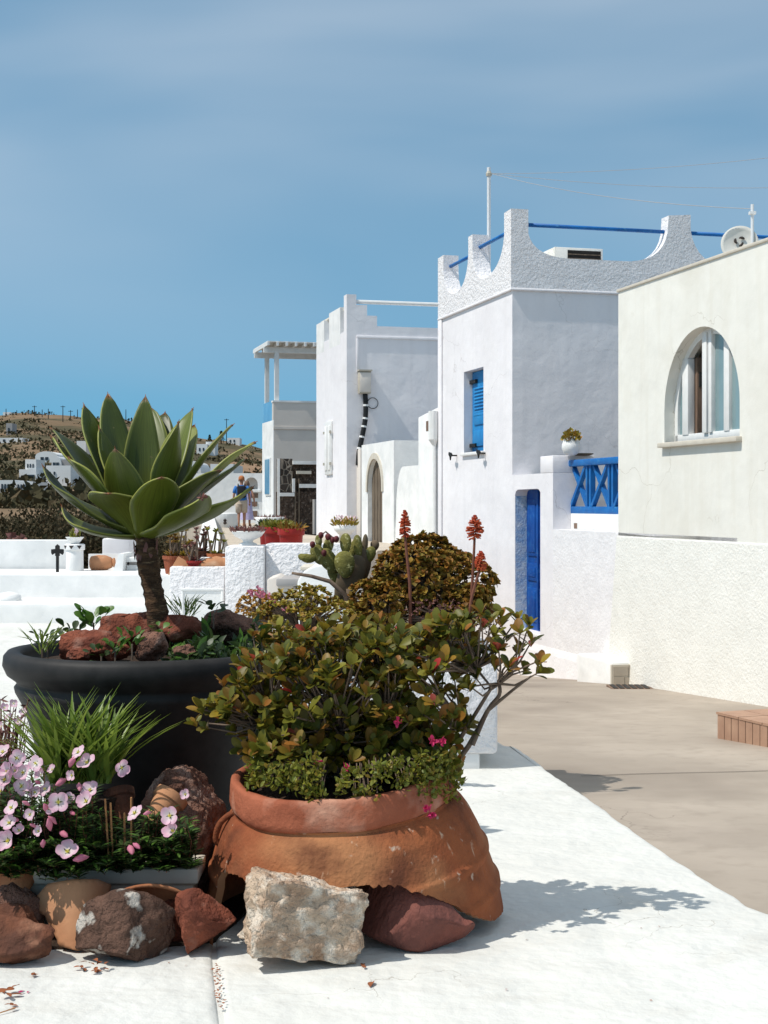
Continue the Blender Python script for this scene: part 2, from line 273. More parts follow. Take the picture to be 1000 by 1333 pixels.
# ------------------------------------------------------------------ mesh helpers
class MB:
    def __init__(s): s.v = []; s.f = []
    def add(s, vs, fs):
        o = len(s.v); s.v += [tuple(x) for x in vs]; s.f += [tuple(i + o for i in f) for f in fs]; return s
    def hexa(s, c):   # 8 corners: bottom 0-3 ccw, top 4-7
        return s.add(c, [(3, 2, 1, 0), (4, 5, 6, 7), (0, 1, 5, 4), (1, 2, 6, 5), (2, 3, 7, 6), (3, 0, 4, 7)])
    def box(s, x0, x1, y0, y1, z0, z1, fn=None):
        c = [(x0, y0, z0), (x1, y0, z0), (x1, y1, z0), (x0, y1, z0), (x0, y0, z1), (x1, y0, z1), (x1, y1, z1), (x0, y1, z1)]
        if fn: c = [fn(*p) for p in c]
        return s.hexa(c)
    def hbox(s, u0, u1, v0, v1, z0, z1): return s.box(u0, u1, v0, v1, z0, z1, H)
    def prism(s, poly, fn, d0, d1):
        """poly: list of 2D points, fn(a, b, d) -> 3D"""
        n = len(poly); vs = [fn(a, b, d0) for a, b in poly] + [fn(a, b, d1) for a, b in poly]
        fs = [tuple(range(n)), tuple(range(2 * n - 1, n - 1, -1))] + [(i, (i + 1) % n, n + (i + 1) % n, n + i) for i in range(n)]
        return s.add(vs, fs)
    def tube(s, pts, rad, n=8, cap=True):
        pts = [Vector(p) for p in pts]; m = len(pts)
        if not hasattr(rad, '__len__'): rad = [rad] * m
        vs = []; ref = None
        for i, p in enumerate(pts):
            t = (pts[min(i + 1, m - 1)] - pts[max(i - 1, 0)]).normalized()
            if ref is None: ref = Vector((0, 0, 1)) if abs(t.z) < .9 else Vector((1, 0, 0))
            a = t.cross(ref).normalized(); b = a.cross(t).normalized(); ref = b
            vs += [p + (a * math.cos(2 * math.pi * k / n) + b * math.sin(2 * math.pi * k / n)) * rad[i] for k in range(n)]
        fs = [(i * n + k, i * n + (k + 1) % n, (i + 1) * n + (k + 1) % n, (i + 1) * n + k) for i in range(m - 1) for k in range(n)]
        if cap: fs += [tuple(range(n - 1, -1, -1)), tuple(range((m - 1) * n, m * n))]
        return s.add(vs, fs)
    def bar(s, a, b, w, h, up=(0, 0, 1)):
        a, b = Vector(a), Vector(b); t = (b - a).normalized(); x = t.cross(Vector(up)).normalized() * w / 2; y = x.cross(t).normalized() * h / 2
        return s.hexa([a - x - y, a + x - y, b + x - y, b - x - y, a - x + y, a + x + y, b + x + y, b - x + y])
    def lathe(s, prof, c, n=32, mtx=None, jit=None):
        """prof: list of (r, z)"""
        c = Vector(c); vs = []
        for r, z in prof:
            for k in range(n):
                a = 2 * math.pi * k / n; p = Vector((r * math.cos(a), r * math.sin(a), z))
                if jit: p += jit(p)
                if mtx: p = mtx @ p
                vs.append(c + p)
        m = len(prof)
        fs = [(i * n + k, i * n + (k + 1) % n, (i + 1) * n + (k + 1) % n, (i + 1) * n + k) for i in range(m - 1) for k in range(n)]
        fs += [tuple(range(n - 1, -1, -1)), tuple(range((m - 1) * n, m * n))]
        return s.add(vs, fs)
    def build(s, name, m, parent=None, smooth=False, bevel=0, segs=2):
        me = bpy.data.meshes.new(name); me.from_pydata(s.v, [], s.f)
        me.materials.append(MATS[m]); me.validate()
        bm = bmesh.new(); bm.from_mesh(me); bmesh.ops.recalc_face_normals(bm, faces=bm.faces)
        if bevel: bmesh.ops.bevel(bm, geom=list(bm.edges), offset=bevel, segments=segs, affect='EDGES', profile=.5, clamp_overlap=True)
        bm.to_mesh(me); bm.free()
        if smooth or bevel:
            me.shade_smooth() if smooth is True else me.set_sharp_from_angle(angle=R(38))
            if smooth is not True:
                me.polygons.foreach_set('use_smooth', [True] * len(me.polygons))
        return link(name, me, parent)
def link(name, me, parent=None):
    o = bpy.data.objects.new(name, me); COL.objects.link(o)
    if parent:
        o.parent = parent
        o.matrix_parent_inverse = WORLD[parent.name].inverted() if parent.name in WORLD else Matrix()
    return o
WORLD = {}
def thing(name, label, cat, loc, group=None):
    o = bpy.data.objects.new(name, None); COL.objects.link(o); o.location = loc; o.empty_display_size = .1
    WORLD[o.name] = Matrix.Translation(Vector(loc)); tag(o, label, cat, group); return o
def tag(o, label, cat, group=None):
    o['label'] = label; o['category'] = cat
    if group: o['group'] = group
    return o
def struct(o): o['kind'] = 'structure'; return o
def stuff(o): o['kind'] = 'stuff'; return o
def wall_hole(mb, fn, a0, a1, z0, z1, hole, d0, d1):
    """wall slab a0..a1 x z0..z1 with one hole; hole = outline from the lower a-low corner, over the top, to the lower a-high corner"""
    n = len(hole); i = max(range(n), key=lambda k: hole[k][1])
    top = [k for k in range(n) if abs(hole[k][1] - hole[i][1]) < 1e-6]
    if len(top) > 1:       # flat head
        L = hole[:top[0] + 1]; Rr = hole[top[-1]:]; am = (hole[top[0]][0] + hole[top[-1]][0]) / 2; mid = (am, hole[i][1]); L = L + [mid]; Rr = [mid] + Rr
    else: L = hole[:i + 1]; Rr = hole[i:]; am = hole[i][0]
    zb = hole[0][1]
    if zb - z0 < 1e-4:
        pl = [(a0, z0), (a0, z1), (am, z1)] + L[::-1]
        pr = [(a1, z0), (a1, z1), (am, z1)] + Rr
    else:
        pl = [(a0, z0), (a0, z1), (am, z1)] + L[::-1] + [(am, zb), (am, z0)]
        pr = [(a1, z0), (a1, z1), (am, z1)] + Rr + [(am, zb), (am, z0)]
    for poly in (pl, pr):
        m = len(poly); vs = [fn(a, z, d0) for a, z in poly] + [fn(a, z, d1) for a, z in poly]
        fs = [tuple(range(m)), tuple(range(2 * m - 1, m - 1, -1))]
        for k in range(m):
            p, q = poly[k], poly[(k + 1) % m]
            if abs(p[0] - am) < 1e-6 and abs(q[0] - am) < 1e-6: continue      # inner seam stays open
            fs.append((k, (k + 1) % m, m + (k + 1) % m, m + k))
        mb.add(vs, fs)
def FU(a, z, d): return H(a, d, z)          # wall along the street: a = u, depth = v
def FVf(u0): return lambda a, z, d: H(u0 + d, a, z)   # wall across the street: a = v, depth = u
def rock(name, m, c, size, seed, rot=(0, 0, 0), cuts=7, amp=.10, parent=None, sub=4, fine=.03, dr=(.55, .82)):
    rnd = random.Random(seed); bm = bmesh.new(); bmesh.ops.create_icosphere(bm, subdivisions=sub, radius=1)
    pl = []
    for _ in range(cuts):
        n = Vector((rnd.gauss(0, 1), rnd.gauss(0, 1), rnd.gauss(0, 1))).normalized(); pl.append((n, rnd.uniform(*dr)))
    off = Vector((seed * 3.1, seed * 1.7, seed * .9)); M3 = Matrix.Rotation(rot[2], 3, 'Z') @ Matrix.Rotation(rot[1], 3, 'Y') @ Matrix.Rotation(rot[0], 3, 'X')
    for v in bm.verts:
        p = v.co.copy()
        for n, d in pl:
            e = p.dot(n) - d
            if e > 0: p -= n * e * .93
        q = v.co
        p += q * (amp * noise.fractal(q * 1.6 + off, 1, 2, 3) + fine * noise.fractal(q * 6 + off, 1, 2, 4) + fine * .5 * noise.noise(q * 17 + off))
        v.co = M3 @ Vector((p.x * size[0], p.y * size[1], p.z * size[2])) + Vector(c)
    me = bpy.data.meshes.new(name); bm.to_mesh(me); bm.free(); me.materials.append(MATS[m]); me.set_sharp_from_angle(angle=R(50))
    me.polygons.foreach_set('use_smooth', [True] * len(me.polygons))
    return link(name, me, parent)

# leaf templates: along +Y, length 1, width 1, face +Z
def leaf_template(w, curve=.12, fold=.12):
    vs, fs = [], []; n = len(w)
    for i, x in enumerate(w):
        t = i / (n - 1); z = -curve * t * t
        vs += [(-x / 2, t, z + fold * x), (0, t, z), (x / 2, t, z + fold * x)]
    for i in range(n - 1):
        a = i * 3; fs += [(a, a + 1, a + 4, a + 3), (a + 1, a + 2, a + 5, a + 4)]
    return np.array(vs, float), fs
T_OBO = leaf_template([.10, .34, .68, .93, 1.0, .84, .34], .14, .075)
T_RND = leaf_template([.15, .8, 1.0, .75, .15], .10, .14)
T_LAN = leaf_template([.25, .9, .8, .05], .2, .035)
T_BLD = leaf_template([.7, 1, 1, .95, .8, .55, .06], .30, .010)
T_TRI = (np.array([(-.5, .35, .06), (0, 0, 0), (.5, .35, .06), (0, 1, -.08)], float), [(0, 1, 2, 3)])
def frame(d, up):
    d = Vector(d).normalized(); x = d.cross(Vector(up))
    if x.length < 1e-3: x = d.cross(Vector((1, .3, .2)))
    x.normalize(); return x, d, x.cross(d)
def leaf_mtx(pos, d, up, L, W):
    x, y, z = frame(d, up)
    return Matrix(((x.x * W, y.x * L, z.x * L, pos[0]), (x.y * W, y.y * L, z.y * L, pos[1]), (x.z * W, y.z * L, z.z * L, pos[2]), (0, 0, 0, 1)))
def leaves_mesh(name, items, tpl, m, parent=None, smooth=True):
    tv, tf = tpl; k = len(tv); hv = np.c_[tv, np.ones(k)]; V = []; Fc = []
    for i, it in enumerate(items):
        V.append(hv @ np.array(leaf_mtx(*it)).T[:, :3]); Fc += [tuple(j + i * k for j in f) for f in tf]
    me = bpy.data.meshes.new(name); me.from_pydata(np.concatenate(V).tolist(), [], Fc); me.materials.append(MATS[m])
    if smooth: me.polygons.foreach_set('use_smooth', [True] * len(me.polygons))
    return link(name, me, parent)
def leaf_objects(name, items, tpl, m, parent):
    me = bpy.data.meshes.new(name); me.from_pydata(tpl[0].tolist(), [], tpl[1]); me.materials.append(MATS[m])
    me.polygons.foreach_set('use_smooth', [True] * len(me.polygons))
    for it in items:
        o = bpy.data.objects.new(name, me); COL.objects.link(o); o.parent = parent
        o.matrix_basis = WORLD[parent.name].inverted() @ leaf_mtx(*it)
def rdir(rnd): 
    v = Vector((rnd.gauss(0, 1), rnd.gauss(0, 1), rnd.gauss(0, 1))); return v.normalized()
# ================================================================== THE SETTING
def sheet(name, m, pts, z=None, thick=.4, bevel=0):
    mb = MB(); pts = [Vector(p) for p in pts]
    mb.prism([(p.x, p.y) for p in pts], lambda a, b, d: Vector((a, b, d)), (z if z is not None else 0) - thick, z or 0)
    return struct(mb.build(name, m, None, bevel=bevel, smooth=False))
mb = MB(); mb.box(-1500, 1500, -300, 2500, -8.5, -8); struct(mb.build('ground', 'hill'))

# white painted terrace we stand on, with its soft curved lip; a joint splits it into two slabs
edge_px = [(649, 964), (672, 972), (700, 991), (727, 1011), (760, 1033), (790, 1054), (832, 1085), (895, 1127), (958, 1166), (1000, 1187)]
edge = [G(*p) for p in edge_px]
edge = [Vector((.30, 12.9, 0)), Vector((.60, 10.9, 0))] + edge + [Vector((1.62, 5.1, 0)), Vector((2.1, 4.3, 0)), Vector((3.0, 2.8, 0)), Vector((3.4, -1, 0))]
def smooth_poly(pts, k=4):
    o = []
    for i in range(len(pts) - 1):
        p0 = pts[max(i - 1, 0)]; p1 = pts[i]; p2 = pts[i + 1]; p3 = pts[min(i + 2, len(pts) - 1)]
        for j in range(k):
            t = j / k; o.append(.5 * (2 * p1 + (p2 - p0) * t + (2 * p0 - 5 * p1 + 4 * p2 - p3) * t * t + (3 * p1 - p0 - 3 * p2 + p3) * t ** 3))
    return o + [pts[-1]]
edge = [p + Vector((noise.noise(p * 6) * .014 + noise.noise(p * 19) * .006, 0, 0)) for p in smooth_poly(edge, 8)]
jt = [G(279, 1236), G(281, 1262), G(284, 1290), G(290, 1335), Vector((-.36, 3.2, 0)), Vector((-.2, -1, 0))]   # the joint
def terrace_slab(name, pts):
    """top sheet with rounded rim: rings stepping out and down"""
    n = len(pts); c = Vector((sum(p.x for p in pts) / n, sum(p.y for p in pts) / n, 0)); mb = MB(); vs = []
    nor = []
    area = sum(pts[i].x * pts[(i + 1) % n].y - pts[(i + 1) % n].x * pts[i].y for i in range(n)); s = 1 if area > 0 else -1
    for i in range(n):
        t = (pts[(i + 1) % n] - pts[i - 1]); nor.append(Vector((t.y, -t.x, 0)).normalized() * s)
    rings = [(-.035, 0), (-.015, -.003), (-.004, -.012), (0, -.03), (0, -.9)]
    for d, z in rings: vs += [(p + q * d) + Vector((0, 0, z)) for p, q in zip(pts, nor)]
    fs = [tuple(range(n))]
    for r in range(len(rings) - 1): fs += [(r * n + i, r * n + (i + 1) % n, (r + 1) * n + (i + 1) % n, (r + 1) * n + i) for i in range(n)]
    mb.add(vs, fs); o = mb.build(name, 'terrace_paint'); o.data.set_sharp_from_angle(angle=R(60)); o.data.polygons.foreach_set('use_smooth', [True] * len(o.data.polygons))
    return struct(o)
gap = Vector((.003, 0, 0)); nog = Vector((.0003, 0, 0))
back = [Vector((-.30, 12.9, 0))]
right_pts = edge + [p + gap for p in jt[::-1]] + [G(279, 1228) + nog, G(277, 1150) + nog, G(277, 1060) + nog] + back
left_pts = [p - gap for p in jt[::-1]] + [G(279, 1228) - nog, G(277, 1150) - nog, G(277, 1060) - nog, Vector((-.32, 12.9, 0)), Vector((-.32, 18.3, 0)), Vector((-9, 18.3, 0)), Vector((-9, -1, 0))]
terrace_slab('terrace', right_pts); terrace_slab('terrace', left_pts)
mb = MB(); mb.box(-.8, .2, -1, 9, -.45, -.011); struct(mb.build('joint_bed', 'terrace_paint'))

# dark earth bed inside the ring of stones
bed = smooth_poly([Vector(p) for p in ((-1.9, 4.93, 0), (-1.2, 4.90, 0), (-.75, 4.93, 0), (-.58, 5.02, 0), (-.52, 5.3, 0), (-.42, 5.75, 0), (-.45, 6.2, 0), (-.62, 6.6, 0), (-1.2, 6.75, 0), (-1.62, 6.4, 0), (-1.95, 5.9, 0), (-2.2, 5.4, 0), (-1.9, 4.93, 0))], 5)[:-1]
mb = MB(); mb.prism([(p.x + .02 * noise.noise(p * 7), p.y + .02 * noise.noise(p * 9)) for p in bed], lambda a, b, d: Vector((a, b, d)), -.02, .012); struct(mb.build('planting_bed', 'soil'))
# the concrete lane
mb = MB(); ys = [-2, 2, 4, 5.4, 7, 9, 11, 13, 14.47, 16, 17.46, 19, 20.1, 21.5, 23, 30, 45]
vs = []; 
for y in ys: vs += [(-1.5 if y < 20 else -3, y, path_z(y)), (9, y, path_z(y))]
mb.add(vs, [(2 * i, 2 * i + 1, 2 * i + 3, 2 * i + 2) for i in range(len(ys) - 1)])
o = struct(mb.build('lane', 'concrete', smooth=True))
# fine expansion joint across the lane
a, b = Vector((1.25, 9.25, 0)), Vector((5.2, 10.1, 0)); mb = MB(); vs = []
for i in range(13):
    p = a.lerp(b, i / 12); p.y += .02 * math.sin(i * 1.3); vs += [(p.x, p.y, path_z(p.y) + .004), (p.x, p.y + .012, path_z(p.y + .012) + .004)]
mb.add(vs, [(2 * i, 2 * i + 2, 2 * i + 3, 2 * i + 1) for i in range(12)]); struct(mb.build('lane_joint', 'asphalt_dark'))

# upper terrace street with beige floor
FZ = .72
mb = MB(); mb.prism([(-1.45, 13.45), (-.30, 13.45), (-.1, 24), H(7.6, -.02, 0)[:2], H(25.5, -.02, 0)[:2], (-3.3, 66), (-9.5, 66), (-5.9, 48)], lambda a, b, d: Vector((a, b, d)), -1.5, FZ)
struct(mb.build('upper_street', 'floor_beige'))

# far hillside
def ridge(px): return float(np.interp(px, [-900, -200, 0, 30, 60, 110, 150, 190, 230, 262, 300, 340, 420, 600, 1500, 3000], [556, 546, 540, 537, 541, 546, 545, 549, 560, 572, 576, 584, 610, 640, 648, 650]))
def hill_py(px, Z):
    t = min(max((Z - 70) / 330, 0), 1); base = 672
    return base + (ridge(px) - base) * t ** .85
def hill_z(x, Z):
    px = 500 + F * x / Z; zz = CAMZ + (HOR - hill_py(px, Z)) / F * Z
    if Z < 70: zz = CAMZ + (HOR - 672) / F * 70 - (70 - Z) * .09
    if Z > 400: zz -= (Z - 400) * .12
    q = Vector((x * .03, Z * .03, 0)); terr = noise.noise(q) * 1.1 + noise.noise(q * 3) * .45
    st = zz / 1.6; zz = (math.floor(st) + min(1, (st - math.floor(st)) * 2.6)) * 1.6 * .35 + zz * .65     # old field terraces
    return zz + terr * min(1, max(0, (Z - 60) / 60)) * .8
mb = MB(); Zs = [24 + 4 * i for i in range(16)] + [88 + 5 * i for i in range(64)] + [420, 450, 500, 600]; vs = []; K = 150
ks = [-.75 + 1.15 * i / K for i in range(K + 1)]
for Z in Zs: vs += [(k * Z, Z, hill_z(k * Z, Z)) for k in ks]
mb.add(vs, [(r * (K + 1) + c, r * (K + 1) + c + 1, (r + 1) * (K + 1) + c + 1, (r + 1) * (K + 1) + c) for r in range(len(Zs) - 1) for c in range(K)])
struct(mb.build('hillside', 'hill', smooth=True))
def on_hill(px, py):
    """where the ray through a pixel meets the hillside"""
    Z = 60
    while Z < 398:
        p = P(px, py, Z)
        if p.z <= hill_z(p.x, Z): return p
        Z += 1
    return P(px, py, 398)
# scrub on the hill: no one could count it
rnd = random.Random(5); items = []
for i in range(9500):
    Z = rnd.uniform(75, 400) ** 1; x = rnd.uniform(-.72, -.05) * Z
    n = noise.noise(Vector((x * .045, Z * .03, 3)))
    if n < -.05 and rnd.random() < .85: continue
    c = Vector((x, Z, hill_z(x, Z))); s = rnd.uniform(.5, 1.5)
    for j in range(9):
        d = rdir(rnd); d.z = abs(d.z); items.append((c + Vector((d.x * s, d.y * s, d.z * s * .55)), rdir(rnd), rdir(rnd), s * .55, s * .42))
stuff(leaves_mesh('hillside_scrub', items, T_TRI, 'leaf_scrub', smooth=False))['label'] = 'dark low scrub covering the dry hillside terraces'
tag(bpy.data.objects['hillside_scrub'], 'dark low scrub covering the dry hillside terraces', 'scrub')
# brown ploughed slope on the right of the hill
mb = MB(); vs = []
for i in range(13):
    for j in range(7):
        px = 290 + 5.5 * i; Z = 190 + j * 17; p = P(px, 0, Z); vs.append((p.x, Z, hill_z(p.x, Z) + .5))
mb.add(vs, [(i * 7 + j, i * 7 + j + 1, (i + 1) * 7 + j + 1, (i + 1) * 7 + j) for i in range(12) for j in range(6)]); struct(mb.build('field', 'field_earth', smooth=True))

# ------------------------------------------------------------------ far village
def far_house(label, blocks, group=None):
    """blocks: (px0, px1, py_top, py_bot, material, depth_m, [(window px0, px1, py0, py1)...], vault)"""
    b0 = blocks[0]; base = on_hill((b0[0] + b0[1]) / 2, b0[3]); t = thing('village_house', label, 'house', base, group)
    for k, (x0, x1, y0, y1, m, dp, wins, vault) in enumerate(blocks):
        Z = base.y - k * .06 * 0 + (dp[0] if isinstance(dp, tuple) else 0); dd = dp[1] if isinstance(dp, tuple) else dp
        a, b = P(x0, y1, Z), P(x1, y0, Z); mb = MB()
        bottom = min(a.z, hill_z(a.x, Z + dd)) - 2.0
        if vault:
            n = 10; h = (b.z - a.z) * .45; poly = [(a.x, bottom), (b.x, bottom)] + [((a.x + b.x) / 2 + (b.x - a.x) / 2 * math.cos(math.pi * i / n), b.z - h + h * math.sin(math.pi * i / n)) for i in range(n + 1)]
            mb.prism(poly, lambda p, q, d: Vector((p, d, q)), Z, Z + dd)
        else: mb.box(a.x, b.x, Z, Z + dd, bottom, b.z)
        mb.build('wall', m, t)
        for (wx0, wx1, wy0, wy1) in wins:
            p, q = P(wx0, wy1, Z), P(wx1, wy0, Z); MB().box(p.x, q.x, Z - .08, Z + .1, p.z, q.z).build('window', 'far_window', t)
    return t
row = lambda xs, w, y0, y1: [(x, x + w, y0, y1) for x in xs]
far_house('long white balustraded terrace house above dark hedge, lowest in the valley village',
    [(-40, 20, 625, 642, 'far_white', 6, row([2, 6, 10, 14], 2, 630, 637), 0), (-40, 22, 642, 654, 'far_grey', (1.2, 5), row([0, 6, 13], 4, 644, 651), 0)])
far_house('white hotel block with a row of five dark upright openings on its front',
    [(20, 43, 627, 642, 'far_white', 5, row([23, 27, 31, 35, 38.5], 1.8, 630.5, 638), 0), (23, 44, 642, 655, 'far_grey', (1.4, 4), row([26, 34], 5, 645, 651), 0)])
far_house('stepped white cube house with three small windows under its flat roof',
    [(25, 47, 611, 628, 'far_white', 5, row([34], 11, 618, 626) , 0), (33, 47, 598, 612, 'far_white', (1, 4), row([35.5, 39, 42.5], 1.7, 604, 609), 0), (45, 55, 623, 640, 'far_white', (-1, 5), row([47, 50.5], 1.6, 628, 633), 0)])
far_house('white barrel vaulted house crowning the valley village',
    [(46, 75, 587.5, 602, 'far_white', 6, row([53, 59], 4, 595, 599), 1)])
far_house('white house with one arched belfry window and long grey side wall',
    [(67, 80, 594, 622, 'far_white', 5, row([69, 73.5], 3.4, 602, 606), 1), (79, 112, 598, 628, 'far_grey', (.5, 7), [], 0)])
far_house('low white building half hidden under the agave leaves',
    [(60, 92, 606, 634, 'far_white', 5, row([64, 70], 2, 614, 618), 0)])
far_house('grey beige cube house high on the hill slope',
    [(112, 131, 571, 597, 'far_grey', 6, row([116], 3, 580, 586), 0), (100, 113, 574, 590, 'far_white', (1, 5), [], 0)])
far_house('long low white wall house on the upper hill terrace',
    [(-14, 30, 570, 576.5, 'far_white', 5, row([4, 14], 3, 572, 575), 0)])
far_house('small ruined pale house near the ridge with antenna poles',
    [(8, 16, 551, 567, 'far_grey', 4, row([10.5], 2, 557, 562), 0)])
far_house('tiny white house on the skyline of the hill', [(4, 14, 536.5, 541, 'far_white', 4, [(7, 8.5, 538.5, 540)], 0)])
far_house('white cube houses stepping down the right shoulder of the hill',
    [(256, 270, 578, 592, 'far_white', 6, row([259, 264], 2, 583, 587), 0), (268, 280, 575, 588, 'far_white', (1, 6), row([271, 275], 1.6, 580, 584), 0)])
far_house('white flat roofed house beside the cypress on the hill', [(296, 312, 570, 578, 'far_white', 6, row([299, 304], 2, 572.5, 575.5), 0)])
far_house('white vaulted house at the foot of the brown ploughed slope', [(243, 262, 600, 640, 'far_white', 8, row([247, 253], 3, 612, 618), 1)])
far_house('low white house between agave leaves and ploughed slope', [(274, 304, 604, 650, 'far_white', 8, row([280, 290], 4, 618, 626), 0)])
rnd = random.Random(8)
for px, yt, yb in [(8, 532, 542), (22, 534, 541), (45, 528, 542), (55, 533, 544), (63, 532, 545), (82, 528, 549), (92, 534, 546), (101, 533, 545), (107, 531, 547), (164, 533, 549), (295, 545, 578)]:
    p = on_hill(px, yb); z1 = CAMZ + (HOR - yt) / F * p.y; t = thing('utility_pole', 'thin dark utility pole standing on the hill ridge' if px < 200 else 'dark utility pole beside the cypress on the right of the hill', 'pole', p, 'utility poles on the ridge' if px < 200 else None)
    MB().tube([(p.x, p.y, p.z - 1), (p.x, p.y, z1)], [.13, .09], 6).build('post', 'black_iron', t)
    if px in (82, 92, 295, 45): MB().box(p.x - .6, p.x + .6, p.y - .06, p.y + .06, z1 - .35, z1 - .22).build('crossarm', 'black_iron', t)
def cone_tree(px, yt, yb, label):
    p = on_hill(px, yb); z1 = CAMZ + (HOR - yt) / F * p.y; h = z1 - p.z; t = thing('cypress_tree', label, 'tree', p); r = random.Random(px)
    MB().tube([(p.x, p.y, p.z - .5), (p.x, p.y, z1 - .3)], [.25, .05], 6).build('trunk', 'bark', t); it = []
    for i in range(420):
        f = r.random() ** .8; a = r.uniform(0, 6.28); rr = (1 - f) * h * .26 * r.uniform(.4, 1.1); d = Vector((math.cos(a), math.sin(a), .2))
        it.append((p + Vector((math.cos(a) * rr, math.sin(a) * rr, .12 * h + f * h * .88)), d, rdir(r), h * .10, h * .06))
    stuff(leaves_mesh('crown', it, T_TRI, 'leaf_dark', t, False))
cone_tree(288, 561, 578, 'dark pointed cypress tree on the right of the hill')
cone_tree(273, 566, 579, 'short dark tree between the white hill houses')

def leafy_bush(name, label, cat, c, r, n, m, seed, tpl=T_TRI, ls=.2, lw=.14, stem=True, group=None, flat=.5):
    """a bush of leaf clumps on an uneven ball; parts: foliage, stem"""
    c = Vector(c); rd = random.Random(seed); t = thing(name, label, cat, (c.x, c.y, c.z), group); it = []
    lob = [(rdir(rd), rd.uniform(.35, .6)) for _ in range(9)]
    while len(it) < n:
        d = rdir(rd); d.z = abs(d.z) if rd.random() < .85 else d.z
        R0 = .72 + max([max(0, d.dot(l) - .55) * a for l, a in lob]) + .14 * noise.noise(d * 3 + Vector((seed, 0, 0)))
        f = rd.random() ** .35; q = Vector((d.x * r[0], d.y * r[1], d.z * r[2])) * R0 * f
        it.append((c + q + Vector((0, 0, r[2] * .3)), (d + rdir(rd) * .8), rdir(rd) + d, ls * rd.uniform(.6, 1.2), lw * rd.uniform(.7, 1.2)))
    stuff(leaves_mesh('foliage', it, tpl, m, t, tpl is not T_TRI))
    if stem:
        mb = MB()
        for i in range(6):
            d = rdir(rd); d.z = abs(d.z) + .5; mb.tube([c - Vector((0, 0, .2)), c + Vector((d.x * r[0] * .5, d.y * r[1] * .5, d.z * r[2] * .55))], [r[2] * .035, r[2] * .012], 5)
        mb.build('stem', 'twig', t)
    return t
# dark hedge bushes just behind the white parapet
for i, (px, Z, w, top, lab) in enumerate([(20, 30, 2.6, 662, 'broad dark brown bush behind the white parapet, beside the reddish one'),
        (95, 33, 2.2, 659, 'rounded brown bush behind the white parapet near the black cross'), (148, 36, 2.4, 664, 'dark olive bush behind the striped white pillar'),
        (-40, 32, 2.8, 660, 'dark bush at the far end of the white parapet'), (58, 44, 3.2, 655, 'tall dark thicket bush below the balustraded houses'), (185, 42, 2.2, 668, 'dark bush seen through the agave trunk gap'), (125, 27, 1.1, 676, 'small dark bush behind the white pillar pot')]):
    zt = CAMZ + (HOR - top) / F * Z; zb = -1.3; h = (zt - zb)
    leafy_bush('bush', lab, 'bush', ((px - 500) / F * Z, Z, zb), (w, w * .8, h / 1.25), 11000, 'leaf_bush', 20 + i, ls=.11, lw=.06)
leafy_bush('bush', 'small reddish purple bush behind the white parapet', 'bush', ((25 - 500) / F * 26, 26, -.9), (.55, .5, 1.55), 700, 'leaf_mauve', 41, ls=.2, lw=.14)

# ------------------------------------------------------------------ white terraces at the left
def wbox(name, label, cat, args, m='plaster_white', bevel=.03):
    return tag(MB().box(*args).build(name, m, None, bevel=bevel), label, cat)
wbox('low_bench_wall', 'low white bench wall stepping along the white terrace ground', 'wall', (-9, -2.55, 18.2, 19.25, -.3, .255), bevel=.06)
wbox('step_wall', 'white mid height wall behind the low bench wall', 'wall', (-9, -2.75, 19.2, 20.9, -.3, .56), bevel=.02)
wbox('parapet_wall', 'tall plain white parapet wall backed by dark bushes', 'wall', (-9, -4.45, 20.95, 21.3, -.3, .97), bevel=.02)
# dome on the white ground
mb = MB(); mb.lathe([(.95, -.02), (.93, .05), (.8, .14), (.55, .22), (.25, .26), (.03, .27)], P(78, 0, 15.6) * Vector((1, 1, 0)), 28) if False else mb.lathe([(.95, -.02), (.93, .05), (.8, .12), (.55, .19), (.25, .23), (.03, .24)], (-2.75, 14.8, 0), 28)
tag(mb.build('roof_dome', 'plaster_white', smooth=True), 'shallow white plaster dome rising from the white ground', 'dome')
mb = MB(); mb.lathe([(.16, -.02), (.15, .06), (.1, .1), (.02, .115)], P(12, 782, 18.7), 16); tag(mb.build('roof_bump', 'plaster_white', smooth=True), 'small white rounded knob on the low bench wall', 'knob')
# pillar with bowl
c = P(97.5, 0, 20.3); pz = .56
t = thing('round_pillar', 'round white pillar with dark triangle marks under its cap', 'pillar', (c.x, c.y, pz))
zp = lambda py, Z=20.3: CAMZ + (HOR - py) / F * Z
MB().lathe([(.122, pz - .02), (.118, zp(716))], (c.x, c.y, 0), 24).build('shaft', 'plaster_white', t, smooth=False, bevel=.004)
MB().lathe([(.135, zp(716)), (.14, zp(715)), (.14, zp(709)), (.125, zp(708))], (c.x, c.y, 0), 24).build('cap', 'plaster_white', t, bevel=.003)
for a in (-55, -8, 38):
    d = Vector((math.sin(R(a)), -math.cos(R(a)), 0)); s = Vector((d.y, -d.x, 0)) * -1; q = Vector((c.x, c.y, 0)) + d * .139
    MB().prism([(-.035, zp(710)), (.035, zp(710)), (0, zp(714.5))], lambda p, z, e, q=q, s=s, d=d: q + s * p + d * e + Vector((0, 0, z)), -.01, .006).build('triangle_mark', 'sign_mark', t)
t = thing('bowl_pot', 'white bowl pot with a small flowering plant on the round pillar', 'pot', (c.x, c.y, zp(708)))
MB().lathe([(.05, zp(708)), (.07, zp(706)), (.125, zp(699.5)), (.128, zp(699)), (.11, zp(699.5)), (.02, zp(701))], (c.x, c.y, 0), 24).build('bowl', 'plaster_white', t, smooth=True)
rd = random.Random(3); it = [(Vector((c.x, c.y, zp(700))) + rdir(rd) * .05, rdir(rd) + Vector((.2, 0, 1.2)), rdir(rd), .1, .05) for _ in range(60)]
